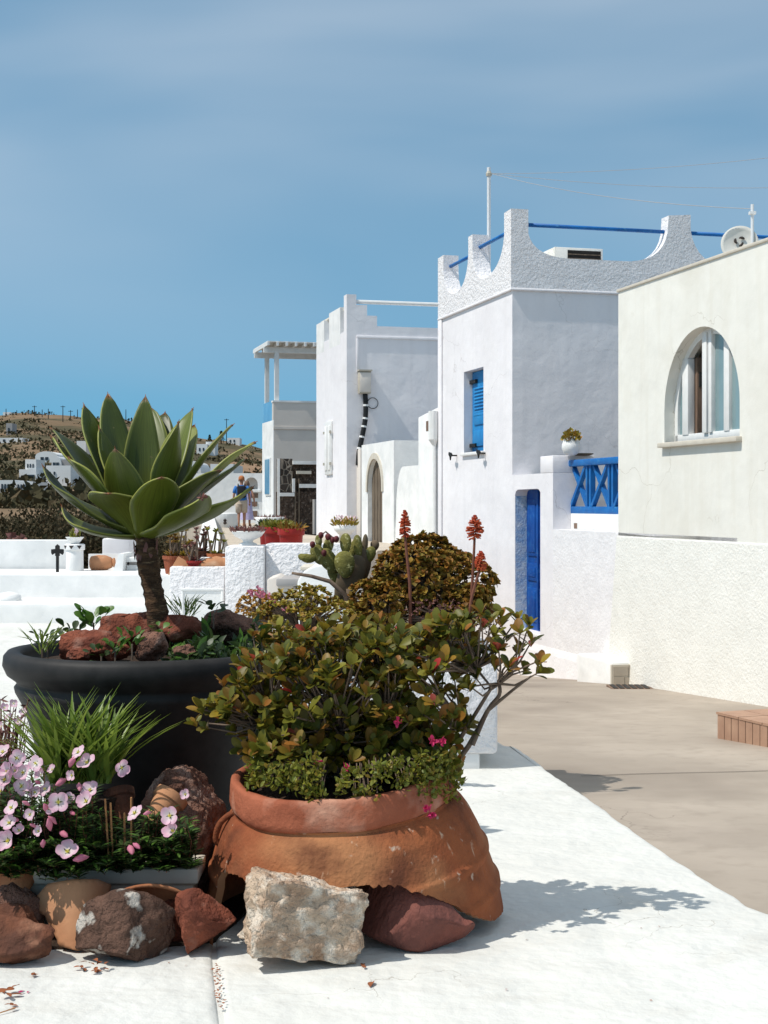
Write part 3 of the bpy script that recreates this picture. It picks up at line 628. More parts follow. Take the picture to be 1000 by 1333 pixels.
leaves_mesh('foliage', it, T_LAN, 'leaf_lime', t); it = [(Vector((c.x + .02, c.y - .03, zp(694))) + rdir(rd) * .05, rdir(rd), rdir(rd), .05, .05) for _ in range(14)]
leaves_mesh('blossom', it, T_RND, 'petal_pink', t)
# black cross marker
c = P(75, 747, 19.9); t = thing('iron_cross', 'black iron cross marker standing before the white parapet', 'cross', (c.x, c.y, .55))
s = 19.9 / F
MB().box(c.x - .018, c.x + .018, c.y - .018, c.y + .018, .54, zp(716, 19.9)).build('post', 'black_iron', t)
zc = zp(718, 19.9); poly = [(-.03, -.06), (.03, -.06), (.03, -.02), (.07, -.045), (.085, -.02), (.085, .03), (.05, .035), (.03, .035), (.03, .075), (0, .10), (-.03, .075), (-.03, .035), (-.05, .035), (-.085, .03), (-.085, -.02), (-.07, -.045), (-.03, -.02)]
MB().prism(poly, lambda a, b, d: Vector((c.x + a, c.y + d, zc + b)), -.015, .015).build('cross_head', 'black_iron', t)
# niche with a round jar
x0, x1 = P(107, 0, 20.4).x, P(160, 0, 20.4).x
t = thing('niche_frame', 'white open niche box beside the round pillar', 'niche', ((x0 + x1) / 2, 20.5, .56))
MB().box(x0, x1, 20.2, 20.9, .53, zp(743, 20.4)).build('base_slab', 'plaster_white', t, bevel=.01)
MB().prism([(x1 - .10, zp(743, 20.4)), (x1 + .03, zp(743, 20.4)), (x1 + .05, zp(720, 20.4)), (x1 - .02, zp(720, 20.4))], lambda a, b, d: Vector((a, d, b)), 20.2, 20.9).build('side_cheek', 'plaster_white', t)
MB().box(x0, x1 - .03, 20.83, 20.93, .53, zp(721, 20.9)).build('back_panel', 'plaster_white', t)
c = P(133, 735, 20.5); zb = zp(743, 20.4)
mb = MB(); mtx = Matrix.Rotation(R(88), 3, 'Y'); mb.lathe([(.06, -.17), (.10, -.15), (.115, -.05), (.105, .06), (.075, .13), (.045, .155)], (c.x, 20.5, zb + .105), 22, mtx)
t = thing('round_jar', 'round terracotta jar lying in the white niche', 'jar', (c.x, 20.5, zb)); mb.build('body', 'terracotta_pale', t, smooth=True)
MB().lathe([(.05, .15), (.066, .16), (.066, .18), (.05, .182)], (c.x, 20.5, zb + .105), 18, mtx).build('rim', 'terracotta_pale', t, bevel=.002)
wbox('far_white_cube', 'plain bluish white cube wall showing behind the agave', 'wall', (P(133, 0, 26).x, P(169, 0, 26).x, 26, 28, -2, zp(703 - 2, 26)), 'plaster_cool')
t = thing('slab_table', 'small white slab table beside the niche', 'table', P(177, 745, 20.6))
MB().box(P(166, 0, 20.6).x, P(187, 0, 20.6).x, 20.4, 20.8, zp(731, 20.6), zp(725, 20.6)).build('top', 'plaster_white', t, bevel=.01)
MB().box(P(167, 0, 20.6).x, P(190, 0, 20.6).x, 20.45, 20.85, .55, zp(735, 20.6)).build('base', 'plaster_white', t, bevel=.01)
MB().box(P(170, 0, 20.6).x, P(184, 0, 20.6).x, 20.5, 20.75, zp(736, 20.6), zp(730, 20.6)).build('neck', 'far_grey', t)
# ================================================================== HOUSES ON THE RIGHT
# ---- cream house with the arched window
t = thing('cream_house', 'weathered cream house with arched window and rough lower wall', 'house', H(-3, 0, path_z(15)))
RT = 4.10
ua, ub = fu(963), fu(865); um = (ua + ub) / 2; zs = 2.19; zt = 3.42; hw = (ub - ua) / 2
arch = [(ua, zs)] + [(um - hw * math.cos(math.pi * i / 28), zs + .36 + (zt - zs - .36) * math.sin(math.pi * i / 28)) for i in range(29)] + [(ub, zs)]
mb = MB(); wall_hole(mb, FU, -9, 0, -1.5, RT, arch, 0, .3); mb.build('front_wall', 'plaster_cream', t)
MB().hbox(-.3, -.002, .3, 6, -1.5, RT - .002).build('end_wall', 'plaster_cream', t)
MB().hbox(-9, -8.7, .3, 6, -1.5, RT - .002).build('end_wall', 'plaster_cream', t)
MB().hbox(-8.7, -.3, 5.7, 6, -1.5, RT - .002).build('back_wall', 'plaster_cream', t)
MB().hbox(-8.7, -.3, .3, 5.7, 3.55, 3.75).build('roof', 'plaster_cream', t)
MB().hbox(-8.7, -.3, .3, 5.7, 1.0, 1.1).build('floor', 'wood_brown', t)
MB().hbox(-9.02, .02, -.02, .26, RT, RT + .035).build('coping', 'cream_trim', t, bevel=.008)
# battered rough skirt
za = 1.10; mb = MB()
for (u0, u1) in ((-9.02, .03),):
    poly = [(-.003, za), (-.010, za - .02), (-.20, -1.5), (.1, -1.5), (.1, za - .02)]
    mb.prism(poly, lambda v, z, u: H(u, v, z), u0, u1)
mb.build('rough_skirt', 'plaster_cream_rough', t)
# window: arched frame, mullions, sashes
wv = .13
win = MB(); inn = [(ua + .001, zs), ] 
def arch_ring(s, zoff=0):
    return [(um - (hw - s) * math.cos(math.pi * i / 28), zs + .36 + (zt - zs - .36 - s) * math.sin(math.pi * i / 28)) for i in range(29)]
o1 = [(ua, zs)] + arch_ring(0) + [(ub, zs)]; o2 = [(ua + .075, zs)] + arch_ring(.075) + [(ub - .075, zs)]
n = len(o1); vs = [FU(a, z, wv) for a, z in o1] + [FU(a, z, wv) for a, z in o2] + [FU(a, z, wv + .07) for a, z in o1] + [FU(a, z, wv + .07) for a, z in o2]
fs = []
for i in range(n - 1): fs += [(i, i + 1, n + i + 1, n + i), (2 * n + i, 2 * n + i + 1, 3 * n + i + 1, 3 * n + i), (n + i, n + i + 1, 3 * n + i + 1, 3 * n + i)]
win.add(vs, fs); fr = win.build('window_frame', 'white_paint', t)
MB().hbox(ua, ub, wv, wv + .08, zs, zs + .09).build('frame_rail', 'white_paint', t, bevel=.006)
def arch_top(u):
    x = (u - um) / (hw - .04); return zs + .36 + (zt - zs - .40) * math.sqrt(max(0, 1 - x * x))
def upost(p0, p1, name='mullion', m='white_paint', v0=wv - .01, v1=wv + .075, z0=zs + .08, par=t):
    a, b = fu(p1, wv), fu(p0, wv); MB().hbox(a, b, v0, v1, z0, arch_top((a + b) / 2)).build(name, m, par, bevel=.006)
upost(889, 896.5); upost(917, 922.5, v0=wv - .03); upost(924, 928, v0=wv - .02); upost(943, 950)
def pane(p0, p1, name='pane', m='glass_teal', v=wv + .03):
    a, b = fu(p1, wv), fu(p0, wv); zz = [(a, zs + .08), (b, zs + .08)] + [(b + (a - b) * i / 8, arch_top(b + (a - b) * i / 8)) for i in range(9)]
    MB().prism(zz, FU, v, v + .008).build(name, m, t)
pane(928, 943); pane(950, 962); pane(878, 889)
# inward-open sash seen edge on
a = fu(896, wv); 
MB().hbox(a - .06, a - .005, wv + .08, wv + .75, zs + .08, zs + .95).build('open_sash', 'wood_brown', t, bevel=.005)
MB().hbox(a - .15, a - .07, wv + .35, wv + .42, zs + .08, zs + .9).build('sash_stile', 'wood_brown', t, bevel=.005)
MB().hbox(a - .1, a - .06, wv + .1, wv + .16, zs + .62, zs + .78).build('latch', 'black_iron', t)
MB().hbox(ua - .05, ub + .05, -.07, wv, zs - .055, zs).build('window_sill', 'cream_trim', t, bevel=.008)
# dish and mast on the cream roof
d0 = fv(963, -2.0); c = H(-2.3, .95, 3.75)
t = thing('satellite_dish', 'off white satellite dish with round emblem on the cream roof', 'dish', c)
dc = Vector(P(963, 318, c.y)); aim = Vector((-.25, -1, .18)).normalized(); rot = aim.to_track_quat('Z', 'Y').to_matrix()
mb = MB(); rr = 24 / F * c.y
mb.lathe([(rr * .05, -.045), (rr * .5, -.035), (rr * .85, -.008), (rr, .02), (rr * 1.0, .03), (rr * .84, .005), (rr * .5, -.02), (rr * .05, -.03)], dc, 36, rot); mb.build('reflector', 'dish_white', t, smooth=True)
for k in range(3):
    a0 = 2 * math.pi * k / 3 + .4; pts = [dc + rot @ Vector((math.cos(a0 + j * .28) * (.055 - .004 * j), math.sin(a0 + j * .28) * (.055 - .004 * j) + .035, .0)) for j in range(6)]
    MB().tube(pts, [.008, .014, .016, .014, .01, .004], 6).build('emblem_stroke', 'sign_mark', t)
MB().tube([(dc.x, dc.y + .06, 3.74), (dc.x, dc.y + .06, dc.z)], .025, 8).build('mount', 'white_metal', t)
c = H(-2.45, 1.35, 3.75); p = P(979.5, 0, c.y)
t = thing('roof_mast', 'short white mast on the cream roof holding a guy wire', 'mast', (p.x, c.y, 3.75))
zm = CAMZ + (HOR - 266) / F * c.y; mast2 = Vector((p.x, c.y, zm - .05))
MB().tube([(p.x, c.y, 3.72), (p.x, c.y, zm)], .018, 8).build('tube', 'white_metal', t); MB().box(p.x - .035, p.x + .035, c.y - .03, c.y + .03, zm - .11, zm - .08).build('clamp', 'white_metal', t)

# ---- white house with blue door: tower, court wall, balcony
U0, U1 = fu(667), fu(573); WV = 5.9
TB = 4.70; Zc = depth(U0, 0)
t = thing('blue_door_house', 'white tower house with blue door, blue shutter and horned parapet', 'house', H(U0, 0, -1))
wu0, wu1 = fu(629.5), fu(604); wz0, wz1 = zf(616, 588.5), zf(616, 481)
mb = MB(); wall_hole(mb, FU, U0, U1, -1.6, TB, [(wu0, wz0), (wu0, wz1), (wu1, wz1), (wu1, wz0)], 0, .22); mb.build('street_wall', 'plaster_cool', t)
MB().hbox(U0, U1, .22, WV, -1.6, TB).build('tower_wall', 'plaster_cool', t)
# horned parapet, street side (rough stucco, a finger proud)
def fp(px, py): return (fu(px), zf(px, py))
pr = .03
def FP(a, z, d): return H(a, d, z)
zlow = zf(640, 360)
arc = lambda a, b, c, n=7: [((1 - i / n) ** 2 * a[0] + 2 * (1 - i / n) * i / n * b[0] + (i / n) ** 2 * c[0], (1 - i / n) ** 2 * a[1] + 2 * (1 - i / n) * i / n * b[1] + (i / n) ** 2 * c[1]) for i in range(n + 1)]
u_c1 = U0 + .28; u_m0, u_m1 = fu(617.5), fu(612); u_e0 = fu(579.5)
ZH = zf(667, 272); ZM = zf(615, 306.5); ZE = zf(575, 334.5); lo = zf(650, 352) 
lo = 5.02
poly = [(U0 - pr, TB), (U0 - pr, ZH), (u_c1, ZH - .01)] + arc((u_c1, ZH - .35), (u_c1 + .10, lo + .05), ((u_c1 + u_m0) / 2 + .1, lo)) + arc(((u_c1 + u_m0) / 2 + .15, lo), (u_m0 - .06, lo + .02), (u_m0, ZM - .28)) \
    + [(u_m0, ZM), (u_m1, ZM - .005)] + arc((u_m1, ZM - .30), (u_m1 + .08, lo), ((u_m1 + u_e0) / 2, lo - .02)) + arc(((u_m1 + u_e0) / 2 + .05, lo - .02), (u_e0 - .08, lo), (u_e0, ZE - .28)) + [(u_e0, ZE), (U1 + pr, ZE - .01), (U1 + pr, TB)]
mb = MB(); mb.prism(poly, FP, -pr, .24); mb.build('street_parapet', 'stucco', t, bevel=0)
# parapet facing us
ZT = zu(760, 338, U0)
vh0, vh1 = fv(868, U0), fv(898, U0); v0 = fv(687, U0)
cp = [(.24, TB), (.24, ZH - .02), (v0, ZH - .01)] + arc((v0, ZH - .36), (v0 + .08, ZT + .02), (v0 + .62, ZT)) + arc((vh0 - .62, ZT), (vh0 - .08, ZT + .04), (vh0, zu(868, 303, U0))) \
    + [(vh0 + .02, zu(870, 281, U0)), (vh1, zu(897, 280, U0))] + arc((vh1, zu(897, 300, U0)), (vh1 + .08, ZT + .04), (vh1 + .55, ZT)) + arc((WV - .85, ZT), (WV - .3, ZT + .04), (WV - .22, ZH - .35)) + [(WV - .22, ZH), (WV + .03, ZH), (WV + .03, TB)]
mb = MB(); mb.prism(cp, lambda v, z, d: H(d, v, z), U0 - pr, U0 + .22); mb.build('front_parapet', 'stucco', t)
bz = lambda: [(WV - .22, TB), (WV - .22, lo), (WV, lo), (WV, TB)]
MB().hbox(U0 + .22, U1 + pr, WV - .2, WV + .03, TB, lo).build('side_parapet', 'stucco', t)
MB().hbox(U1 - .2, U1 + pr, .24, WV - .2, TB, lo - .02).build('back_parapet', 'stucco', t)
MB().hbox(U0 - pr - .012, U0, -pr - .012, WV, TB - .035, TB + .002).build('string_moulding', 'plaster_cool', t, bevel=.012)
MB().hbox(U0, U1 + pr, -pr - .012, 0, TB - .035, TB + .002).build('string_moulding', 'plaster_cool', t, bevel=.012)
MB().hbox(U1 - .16, U1 + pr, -.035, 0, -1.3, TB - .037).build('edge_strip', 'plaster_cool', t, bevel=.012)
# blue rails
zr = zu(687, 291, U0); rl = lambda a, b, nm='rail': MB().tube([a, b], .03, 10).build(nm, 'blue_paint', t, smooth=True)
rl(H(U0 + .1, v0 - .03, zr), H(U0 + .1, vh0 + .05, zr)); rl(H(U0 + .1, vh1 - .05, zr), H(U0 + .1, WV - .1, zr))
za1, za2 = zf(657, 302), zf(627, 319)
rl(H(U0 + .2, .1, 5.62), H(u_m0 + .05, .1, 5.62)); rl(H(u_m1 - .05, .1, 5.56), H(u_e0 + .04, .1, 5.56))
# roof cabin (air vent) behind the parapet
mb = MB(); a0, a1 = fv(722, U0 + 2.2), fv(785, U0 + 2.2); zc1 = zu(750, 322.5, U0 + 2.2)
MB().hbox(U0 + 2.2, U0 + 3.1, a0, a1, TB, zc1).build('roof_vent', 'plaster_cream', t, bevel=.01)
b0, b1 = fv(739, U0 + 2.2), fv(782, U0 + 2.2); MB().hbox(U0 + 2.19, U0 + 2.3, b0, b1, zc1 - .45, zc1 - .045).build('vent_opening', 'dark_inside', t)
for k in range(5): MB().hbox(U0 + 2.175, U0 + 2.189, b0, b1, zc1 - .40 + k * .07, zc1 - .385 + k * .07).build('vent_louvre', 'wood_grey', t)
# shutter window
sv = .14; w0, w1 = wu0 + .01, wu1 - .0
s = MB().hbox(w0, w1 - .02, sv, sv + .04, wz0 + .01, wz1 - .01).build('shutter', 'blue_sky_paint', t)
wd = w1 - w0
for k in range(9): 
    z = wz1 - .30 - k * .055; mb = MB(); mb.hexa([H(w0 + .12, sv - .02, z), H(w1 - .14, sv - .02, z), H(w1 - .14, sv, z + .02), H(w0 + .12, sv, z + .02), H(w0 + .12, sv - .02, z + .012), H(w1 - .14, sv - .02, z + .012), H(w1 - .14, sv, z + .035), H(w0 + .12, sv, z + .035)]); mb.build('slat', 'blue_sky_paint', s)
for (z0, z1) in ((wz0 + .10, wz0 + .36), (wz0 + .45, wz0 + .66)):
    MB().hbox(w0 + .13, w1 - .15, sv - .02, sv - .001, z0, z1).build('raised_panel', 'blue_sky_paint', s, bevel=.007)
for z in (wz0 + .12, wz1 - .17): MB().hbox(w1 - .30, w1, sv - .045, sv - .002, z - .03, z + .03).build('hinge', 'black_iron', s)
MB().hbox(wu0 - .06, wu1 + .06, -.05, .2, wz0 - .05, wz0).build('window_sill', 'plaster_white', t, bevel=.008)
for px in (595, 632):
    u = fu(px); z = zf(px, 593 if px < 600 else 590); h = thing('shutter_catch', 'black iron shutter catch on the wall %s' % ('between blue shutter and downpipe' if px < 600 else 'between blue shutter and tower corner'), 'catch', H(u, 0, z))
    MB().tube([H(u, .02, z), H(u, -.12, z)], .014, 6).build('pin', 'black_iron', h)
    MB().prism([(-.09, .02), (-.02, .05), (.02, .03), (.07, .06), (.09, .02), (.03, -.02), (.0, -.08), (-.03, -.02), (-.08, -.015)], lambda a, b, d, u=u, z=z: H(u + a, d, z + b), -.125, -.105).build('catch_leaf', 'black_iron', h)
# court wall with the door
ud0, ud1 = fu(703.5), fu(670.5); dz1 = zf(688, 636.5); dz0 = zf(690, 823)
Uw = fu(720); ZW = zf(690, 617)
door = [(ud0, dz0), (ud0, dz1 - .05), (ud0 + .05, dz1 - .015), (ud0 + .12, dz1), (ud1 - .12, dz1 - .005), (ud1 - .04, dz1 - .03), (ud1, dz1 - .09), (ud1, dz0)]
mb = MB(); wall_hole(mb, FU, Uw, U0 - .001, -1.6, ZW, door, 0, .30); mb.build('court_wall', 'plaster_cool', t)
MB().hbox(ud0 - .05, ud1 + .05, -.012, .30, dz0 - .06, dz0 - .001).build('threshold', 'plaster_white', t, bevel=.01)
d = MB().hbox(ud0 - .03, ud1 + .03, .185, .235, dz0, dz1 + .04).build('door', 'blue_deep', t)
dm = (ud0 + ud1) / 2
for (a, b) in ((ud0 + .07, dm - .05), (dm + .05, ud1 - .07)):
    for (z0, z1) in ((dz0 + .12, dz0 + .62), (dz0 + .72, dz0 + .98), (dz0 + 1.08, dz1 - .15)):
        f = MB().hbox(a, b, .165, .184, z0, z1).build('door_panel', 'blue_deep', d, bevel=.012)
        MB().hbox(a + .06, b - .06, .155, .164, z0 + .06, z1 - .06).build('raised_field', 'blue_deep', d, bevel=.003)
MB().hbox(dm - .022, dm + .022, .15, .184, dz0 + .02, dz1 - .02).build('meeting_stile', 'blue_deep', d, bevel=.006)
MB().tube([H(ud0 + .08, .19, dz0 + .98), H(ud0 + .08, .12, dz0 + .98), H(ud0 + .17, .115, dz0 + .98)], .012, 6).build('handle', 'black_iron', d)
MB().hbox(ud1 - .002, ud1 + .002, .01, .184, dz0, dz1 - .1).build('jamb_wash', 'blue_wash', t)
# pier with flower pot, low wall, ledge, balustrade
up0, up1 = fu(720), fu(703.5) - .0; ZP = zf(712, 593.5); lv = .26
MB().hbox(up0 + .001, up1 - .001, -.004, .62, ZW + .001, ZP).build('gate_pier', 'plaster_cool', t, bevel=.012)
ZL = zf(740, 690); ulo = -3.0
MB().hbox(ulo, Uw - .001, 0, .9, -1.6, ZL).build('balcony_base', 'stucco_fine', t)
MB().hbox(Uw, up1 - .001, .30, .62, ZL, ZW).build('gate_pier_foot', 'plaster_cool', t)
ZB = zf(760, 668, lv)
MB().hbox(ulo, Uw - .002, lv, lv + .14, ZL, ZB).build('balcony_kerb', 'plaster_white', t, bevel=.01)
MB().hbox(fu(751.5, lv), fu(747.5, lv), lv - .004, lv + .01, zf(750, 688, lv), zf(750, 681, lv)).build('drain_hole', 'wood_brown', t)
bl = thing('balustrade', 'bright blue wooden balustrade with crossed bars on the white balcony', 'balustrade', H(1, lv, ZB))
zr0, zr1 = ZB - .01, zf(770, 597, lv); ur = [fu(p, lv) for p in (737, 768, 803)]; ue = -1.2
MB().hbox(ue, ur[0] + .05, lv - .03, lv + .11, zr1 - .09, zr1).build('top_rail', 'blue_paint', bl, bevel=.015)
MB().hbox(ue, ur[0], lv, lv + .08, zr0, zr0 + .10).build('bottom_rail', 'blue_paint', bl, bevel=.008)
us = [ur[0] - .04]; step = (fu(741, lv) - fu(768, lv)); 
bays = [ur[0] - .04 - step * k for k in range(5)]
for k, u in enumerate(bays):
    if u < ue: break
    for du in ((0,) if k == 0 else (.06, -.06)): MB().hbox(u + du - .028, u + du + .028, lv + .005, lv + .075, zr0 + .095, zr1 - .085).build('baluster', 'blue_paint', bl)
    if k + 1 < len(bays):
        a, b = u - .10, bays[k + 1] + .10
        MB().bar(H(a, lv + .03, zr0 + .09), H(b, lv + .03, zr1 - .08), .05, .06, H(0, 1, 0) - H(0, 0, 0)).build('cross_bar', 'blue_paint', bl)
        MB().bar(H(b, lv + .055, zr0 + .09), H(a, lv + .055, zr1 - .08), .05, .06, H(0, 1, 0) - H(0, 0, 0)).build('cross_bar', 'blue_paint', bl)
# balcony back floor and rear wall behind the rail (tiled cream)
MB().hbox(ulo, Uw - .002, lv + .14, 5.5, ZL - .3, ZL + .02).build('balcony_floor', 'floor_beige', t)
# base plinth and corner block
mb = MB(); mb.prism([(-.001, -.50), (-.025, -.60), (-.11, -1.6), (.05, -1.6), (.05, -.5)], lambda v, z, u: H(u, v, z), .52, ud0 + .6); mb.build('plinth', 'stucco_fine', t)
ck = thing('corner_block', 'low white corner block with worn brown end at the wall foot', 'block', H(0, -.2, -.66))
MB().hbox(-.58, .5, -.35, -.012, -1.2, -.39).build('block', 'plaster_white', ck, bevel=.03)
mb = MB(); mb.box(-.36, -.01, -.616, -.584, -.72, -.42, lambda v, u, z: H(u, v, z)); mb.build('brown_end', 'cream_trim', ck)
for k, (a, b, z0, z1) in enumerate([(-.34, -.20, -.70, -.56), (-.19, -.02, -.70, -.57), (-.34, -.15, -.55, -.44), (-.14, -.02, -.56, -.43)]):
    MB().box(a, b, -.626, -.615, z0, z1, lambda v, u, z: H(u, v, z)).build('render_patch', 'floor_beige', ck)
# round white pot on pier
c = H((up0 + up1) / 2, .12, ZP); Zq = c.y; zq = lambda py: CAMZ + (HOR - py) / F * Zq; s = Zq / F
t2 = thing('ball_pot', 'round white pot with scalloped rim and small succulent on the gate pier', 'pot', c)
q = P(733, 0, Zq); q = H(fu(733, .1), .22, 0); Zq = q.y; c = Vector((q.x, q.y, ZP)); s = Zq / F
n = 24; prof = [(6, 0), (10, 3), (12.3, 9), (12, 14), (9.5, 19), (9, 20.5), (8, 19), (9, 14)]
def jit(p): return Vector((0, 0, (.02 * math.cos(8 * math.atan2(p.y, p.x)) if p.z > 17 * s else 0)))
MB().lathe([(r * s, z * s) for r, z in prof], c, 32, None, jit).build('pot_body', 'white_paint', t2, smooth=True)
rd = random.Random(4); it = []
for i in range(130):
    d = rdir(rd); d.z = abs(d.z); it.append((c + Vector((0, 0, 20 * s)) + Vector((d.x * 11, d.y * 11, d.z * 13)) * s * rd.uniform(.5, 1), d + rdir(rd) * .4, rdir(rd) + d, .05, .045))
leaves_mesh('succulent', it, T_RND, 'leaf_sedum', t2); MB().lathe([(9 * s, 16 * s), (3 * s, 24 * s)], c, 8).build('stem', 'twig', t2)
pq = H(fu(748, .3), .42, ZP); MB().lathe([(.10, 0), (.15, .02), (.15, .03), (.02, .03)], pq, 20).build('saucer', 'wood_grey', None); tag(bpy.data.objects['saucer'], 'small dark saucer lying beside the round white pot', 'saucer')
# flag mast on the tower and its wires
mz0 = TB - .05; um_ = U0 + 1.9; vm = fv(636.5, um_); p = H(um_, vm, 0); zt_ = CAMZ + (HOR - 218) / F * p.y
t3 = thing('tower_mast', 'tall slim white mast on the tower roof', 'mast', (p.x, p.y, mz0))
MB().tube([(p.x, p.y, mz0), (p.x, p.y, zt_)], .03, 8).build('tube', 'white_metal', t3); MB().lathe([(.045, zt_ - .14), (.05, zt_ - .10), (.03, zt_ - .06)], (p.x, p.y, 0), 10).build('collar', 'grey_plastic', t3)
A = Vector((p.x + .04, p.y, zt_ - .1))
for k, (b, lab) in enumerate([(P(1090, 194, 24), 'highest thin wire running from the tower mast'), (P(1060, 243, 24), 'middle thin wire running level from the tower mast'), (mast2, 'lowest thin wire from the tower mast to the short roof mast')]):
    pts = [A.lerp(b, i / 10) - Vector((0, 0, .10 * 4 * (i / 10) * (1 - i / 10))) for i in range(11)]
    tag(MB().tube(pts, .0038, 5).build('wire', 'far_grey'), lab, 'wire')
# steel insulator far end: a pole out of frame keeps the two upper wires up
t4 = thing('street_pole', 'wooden pole holding the tower wires', 'pole', (P(1090, 194, 24).x, 24, -1)); e = P(1090, 194, 24); MB().tube([(e.x, 24, -1.2), (e.x, 24, e.z + .3)], [.12, .09], 8).build('post', 'wood_grey', t4); MB().bar(P(1060, 243, 24), P(1092, 243, 24), .05, .05).build('crossarm', 'wood_grey', t4)

# ---- annex, pier and barrel wall between the houses
zA = zf(516, 573)
a0, a1 = fu(516), fu(474); t = thing('arched_annex', 'small white annex with pointed arch doorway', 'annex', H(a0, 0, FZ))
p0, p1 = fu(501), fu(482); pm = (p0 + p1) / 2; hw_ = (p1 - p0) / 2; zsp = zf(491, 640); zap = zf(493, 597)
hole = [(p0, -.5)] + [(pm - hw_ * math.cos(math.pi * i / 20), zsp + (zap - zsp) * math.sin(math.pi * i / 20) ** .8) for i in range(21)] + [(p1, -.5)]
mb = MB(); wall_hole(mb, FU, a0, a1, -1.5, zA, hole, -.05, .35); mb.build('front_wall', 'plaster_white', t)
MB().hbox(a0 + .001, a1, .35, 2.6, -1.5, zA - .003).build('body', 'plaster_white', t)
dd = MB().hbox(p0 - .02, p1 + .02, .06, .12, -.5, zap + .02).build('door', 'wood_grey', t)
for k in range(5):
    x = p0 + (p1 - p0) * (k + .5) / 5; MB().hbox(x - hw_ * .17, x + hw_ * .17, .035, .059, -.5, zap).build('plank', 'wood_grey', dd)
# arch moulding
ho = [(pm - (hw_ + .1) * math.cos(math.pi * i / 20), zsp + (zap - zsp + .12) * math.sin(math.pi * i / 20) ** .8) for i in range(21)]; hi_ = hole[1:-1]
vs = [FU(a, z, -.075) for a, z in ho] + [FU(a, z, -.075) for a, z in hi_] + [FU(a, z, -.04) for a, z in ho] + [FU(a, z, -.04) for a, z in hi_]; n = 21; fs = []
for i in range(n - 1): fs += [(i, i + 1, n + i + 1, n + i), (i, i + 1, 2 * n + i + 1, 2 * n + i), (n + i, n + i + 1, 3 * n + i + 1, 3 * n + i)]
MB().add(vs, fs).build('arch_moulding', 'cream_trim', t)
b0, b1 = fu(547), a0 - .002; zBt = zf(530, 607); poly = [(b0, -1.5), (b0, zBt)] + [(b1 - .55 + .5 * math.sin(math.pi / 2 * i / 8), zBt - .9 * (1 - math.cos(math.pi / 2 * i / 8))) for i in range(9)] + [(b1, zBt - 1.2), (b1, -1.5)]
tag(MB().prism(poly, FU, -.02, 1.4).build('rounded_wall', 'plaster_white'), 'white wall with rounded shoulder beside the pointed arch doorway', 'wall')
c0, c1 = fu(573) + .002, b0 - .0 ; zPt = zf(556, 541)
t = thing('stepped_pier', 'white pier with small square niche against the tower house', 'pier', H(c0, 0, -1)); c0 = U1 + .04; c1 = b0 - .002
poly = [(c0, -1.5), (c0, zPt + .12), (c0 + .22, zPt + .12), (c0 + .25, zPt), (c1, zPt - .03), (c1, -1.5)]
if c1 < c0: c1 = c0 + .9
MB().prism([(min(c0, c1), -1.5), (min(c0, c1), zPt + .1), (max(c0, c1), zPt), (max(c0, c1), -1.5)], FU, -.04, 1.3).build('pier_body', 'plaster_white', t, bevel=.03)
un = fu(560); MB().hbox(un - .1, un + .1, -.046, -.035, zf(560, 561), zf(560, 548)).build('niche', 'wood_brown', t)
up_ = c0 + .03; MB().tube([H(up_, -.10, zf(573, 535)), H(up_, -.10, zf(573, 572)), H(up_, -.08, zf(573, 580)), H(up_, -.07, -1.2)], [.09, .09, .035, .035], 10).build('downpipe', 'white_paint', t)

# ---- middle house
M0, M1 = fu(451.5), fu(412); MV = 6.5
t = thing('stepped_house', 'white two storey house with stepped parapet and meter box on its side', 'house', H(M0, 0, FZ))
zm_ = lambda px, py: zu(px, py, M0); ZR = zm_(520, 425.5)
MB().hbox(M0, M1, 0, MV, -1.5, ZR - .35).build('body', 'plaster_cool', t)
v1_, v2_, v3_ = fv(464, M0), fv(478, M0), fv(491, M0)
poly = [(0, ZR - .35), (0, zm_(455, 383)), (v1_, zm_(455, 383)), (v1_, zm_(470, 397)), (v2_, zm_(470, 397)), (v2_, zm_(484, 411)), (v3_, zm_(484, 411)), (v3_, ZR), (MV, ZR), (MV, ZR - .35)]
MB().prism(poly, lambda v, z, d: H(d, v, z), M0, M0 + .28).build('stepped_parapet', 'plaster_cool', t)
zq = lambda px, py: zf(px, py); lowz = zq(446, 436)
for (pa, pb, py) in ((443, 428.5, 404), (422, 412, 420)):
    MB().hbox(fu(pa), fu(pb), 0, .28, ZR - .35, zq((pa + pb) / 2, py)).build('parapet_post', 'plaster_white', t)
MB().hbox(M0 + .28, M1, .002, .24, ZR - .35, ZR - .12).build('street_parapet', 'plaster_cool', t)
for z in (zq(436, 414), ): MB().tube([H(M0 + .2, .13, z + .1), H(M1 - .1, .13, z + .1)], .06, 8).build('parapet_rail', 'cream_trim', t)
zz = zm_(470, 392); MB().tube([H(M0 + .12, v1_ - .05, zz), H(M0 + .12, MV, zz)], .045, 8).build('roof_rail', 'white_paint', t)
zg = zm_(520, 440)
MB().hbox(M0 - .03, M0 + .0, v1_, MV, zg - .03, zg + .03).build('string_moulding', 'plaster_cool', t, bevel=.008)
MB().hbox(M0 - .028, M0 + .0, v1_ - .0, v1_ + .05, zm_(464, 485), zg - .031).build('conduit', 'plaster_cool', t, bevel=.008)
sh = [fu(433.5), fu(425.5)]; z0, z1 = zf(429, 618), zf(429, 549)
sh_ = MB().hbox(sh[0], sh[1], -.05, .0, z0, z1).build('closed_shutter', 'white_paint', t, bevel=.01)
for k in range(2):
    a = sh[0] + (sh[1] - sh[0]) * (k * .5 + .08); b = a + (sh[1] - sh[0]) * .34; MB().hbox(a, b, -.07, -.049, z0 + .1, z1 - .1).build('shutter_leaf', 'plaster_white', sh_, bevel=.01)
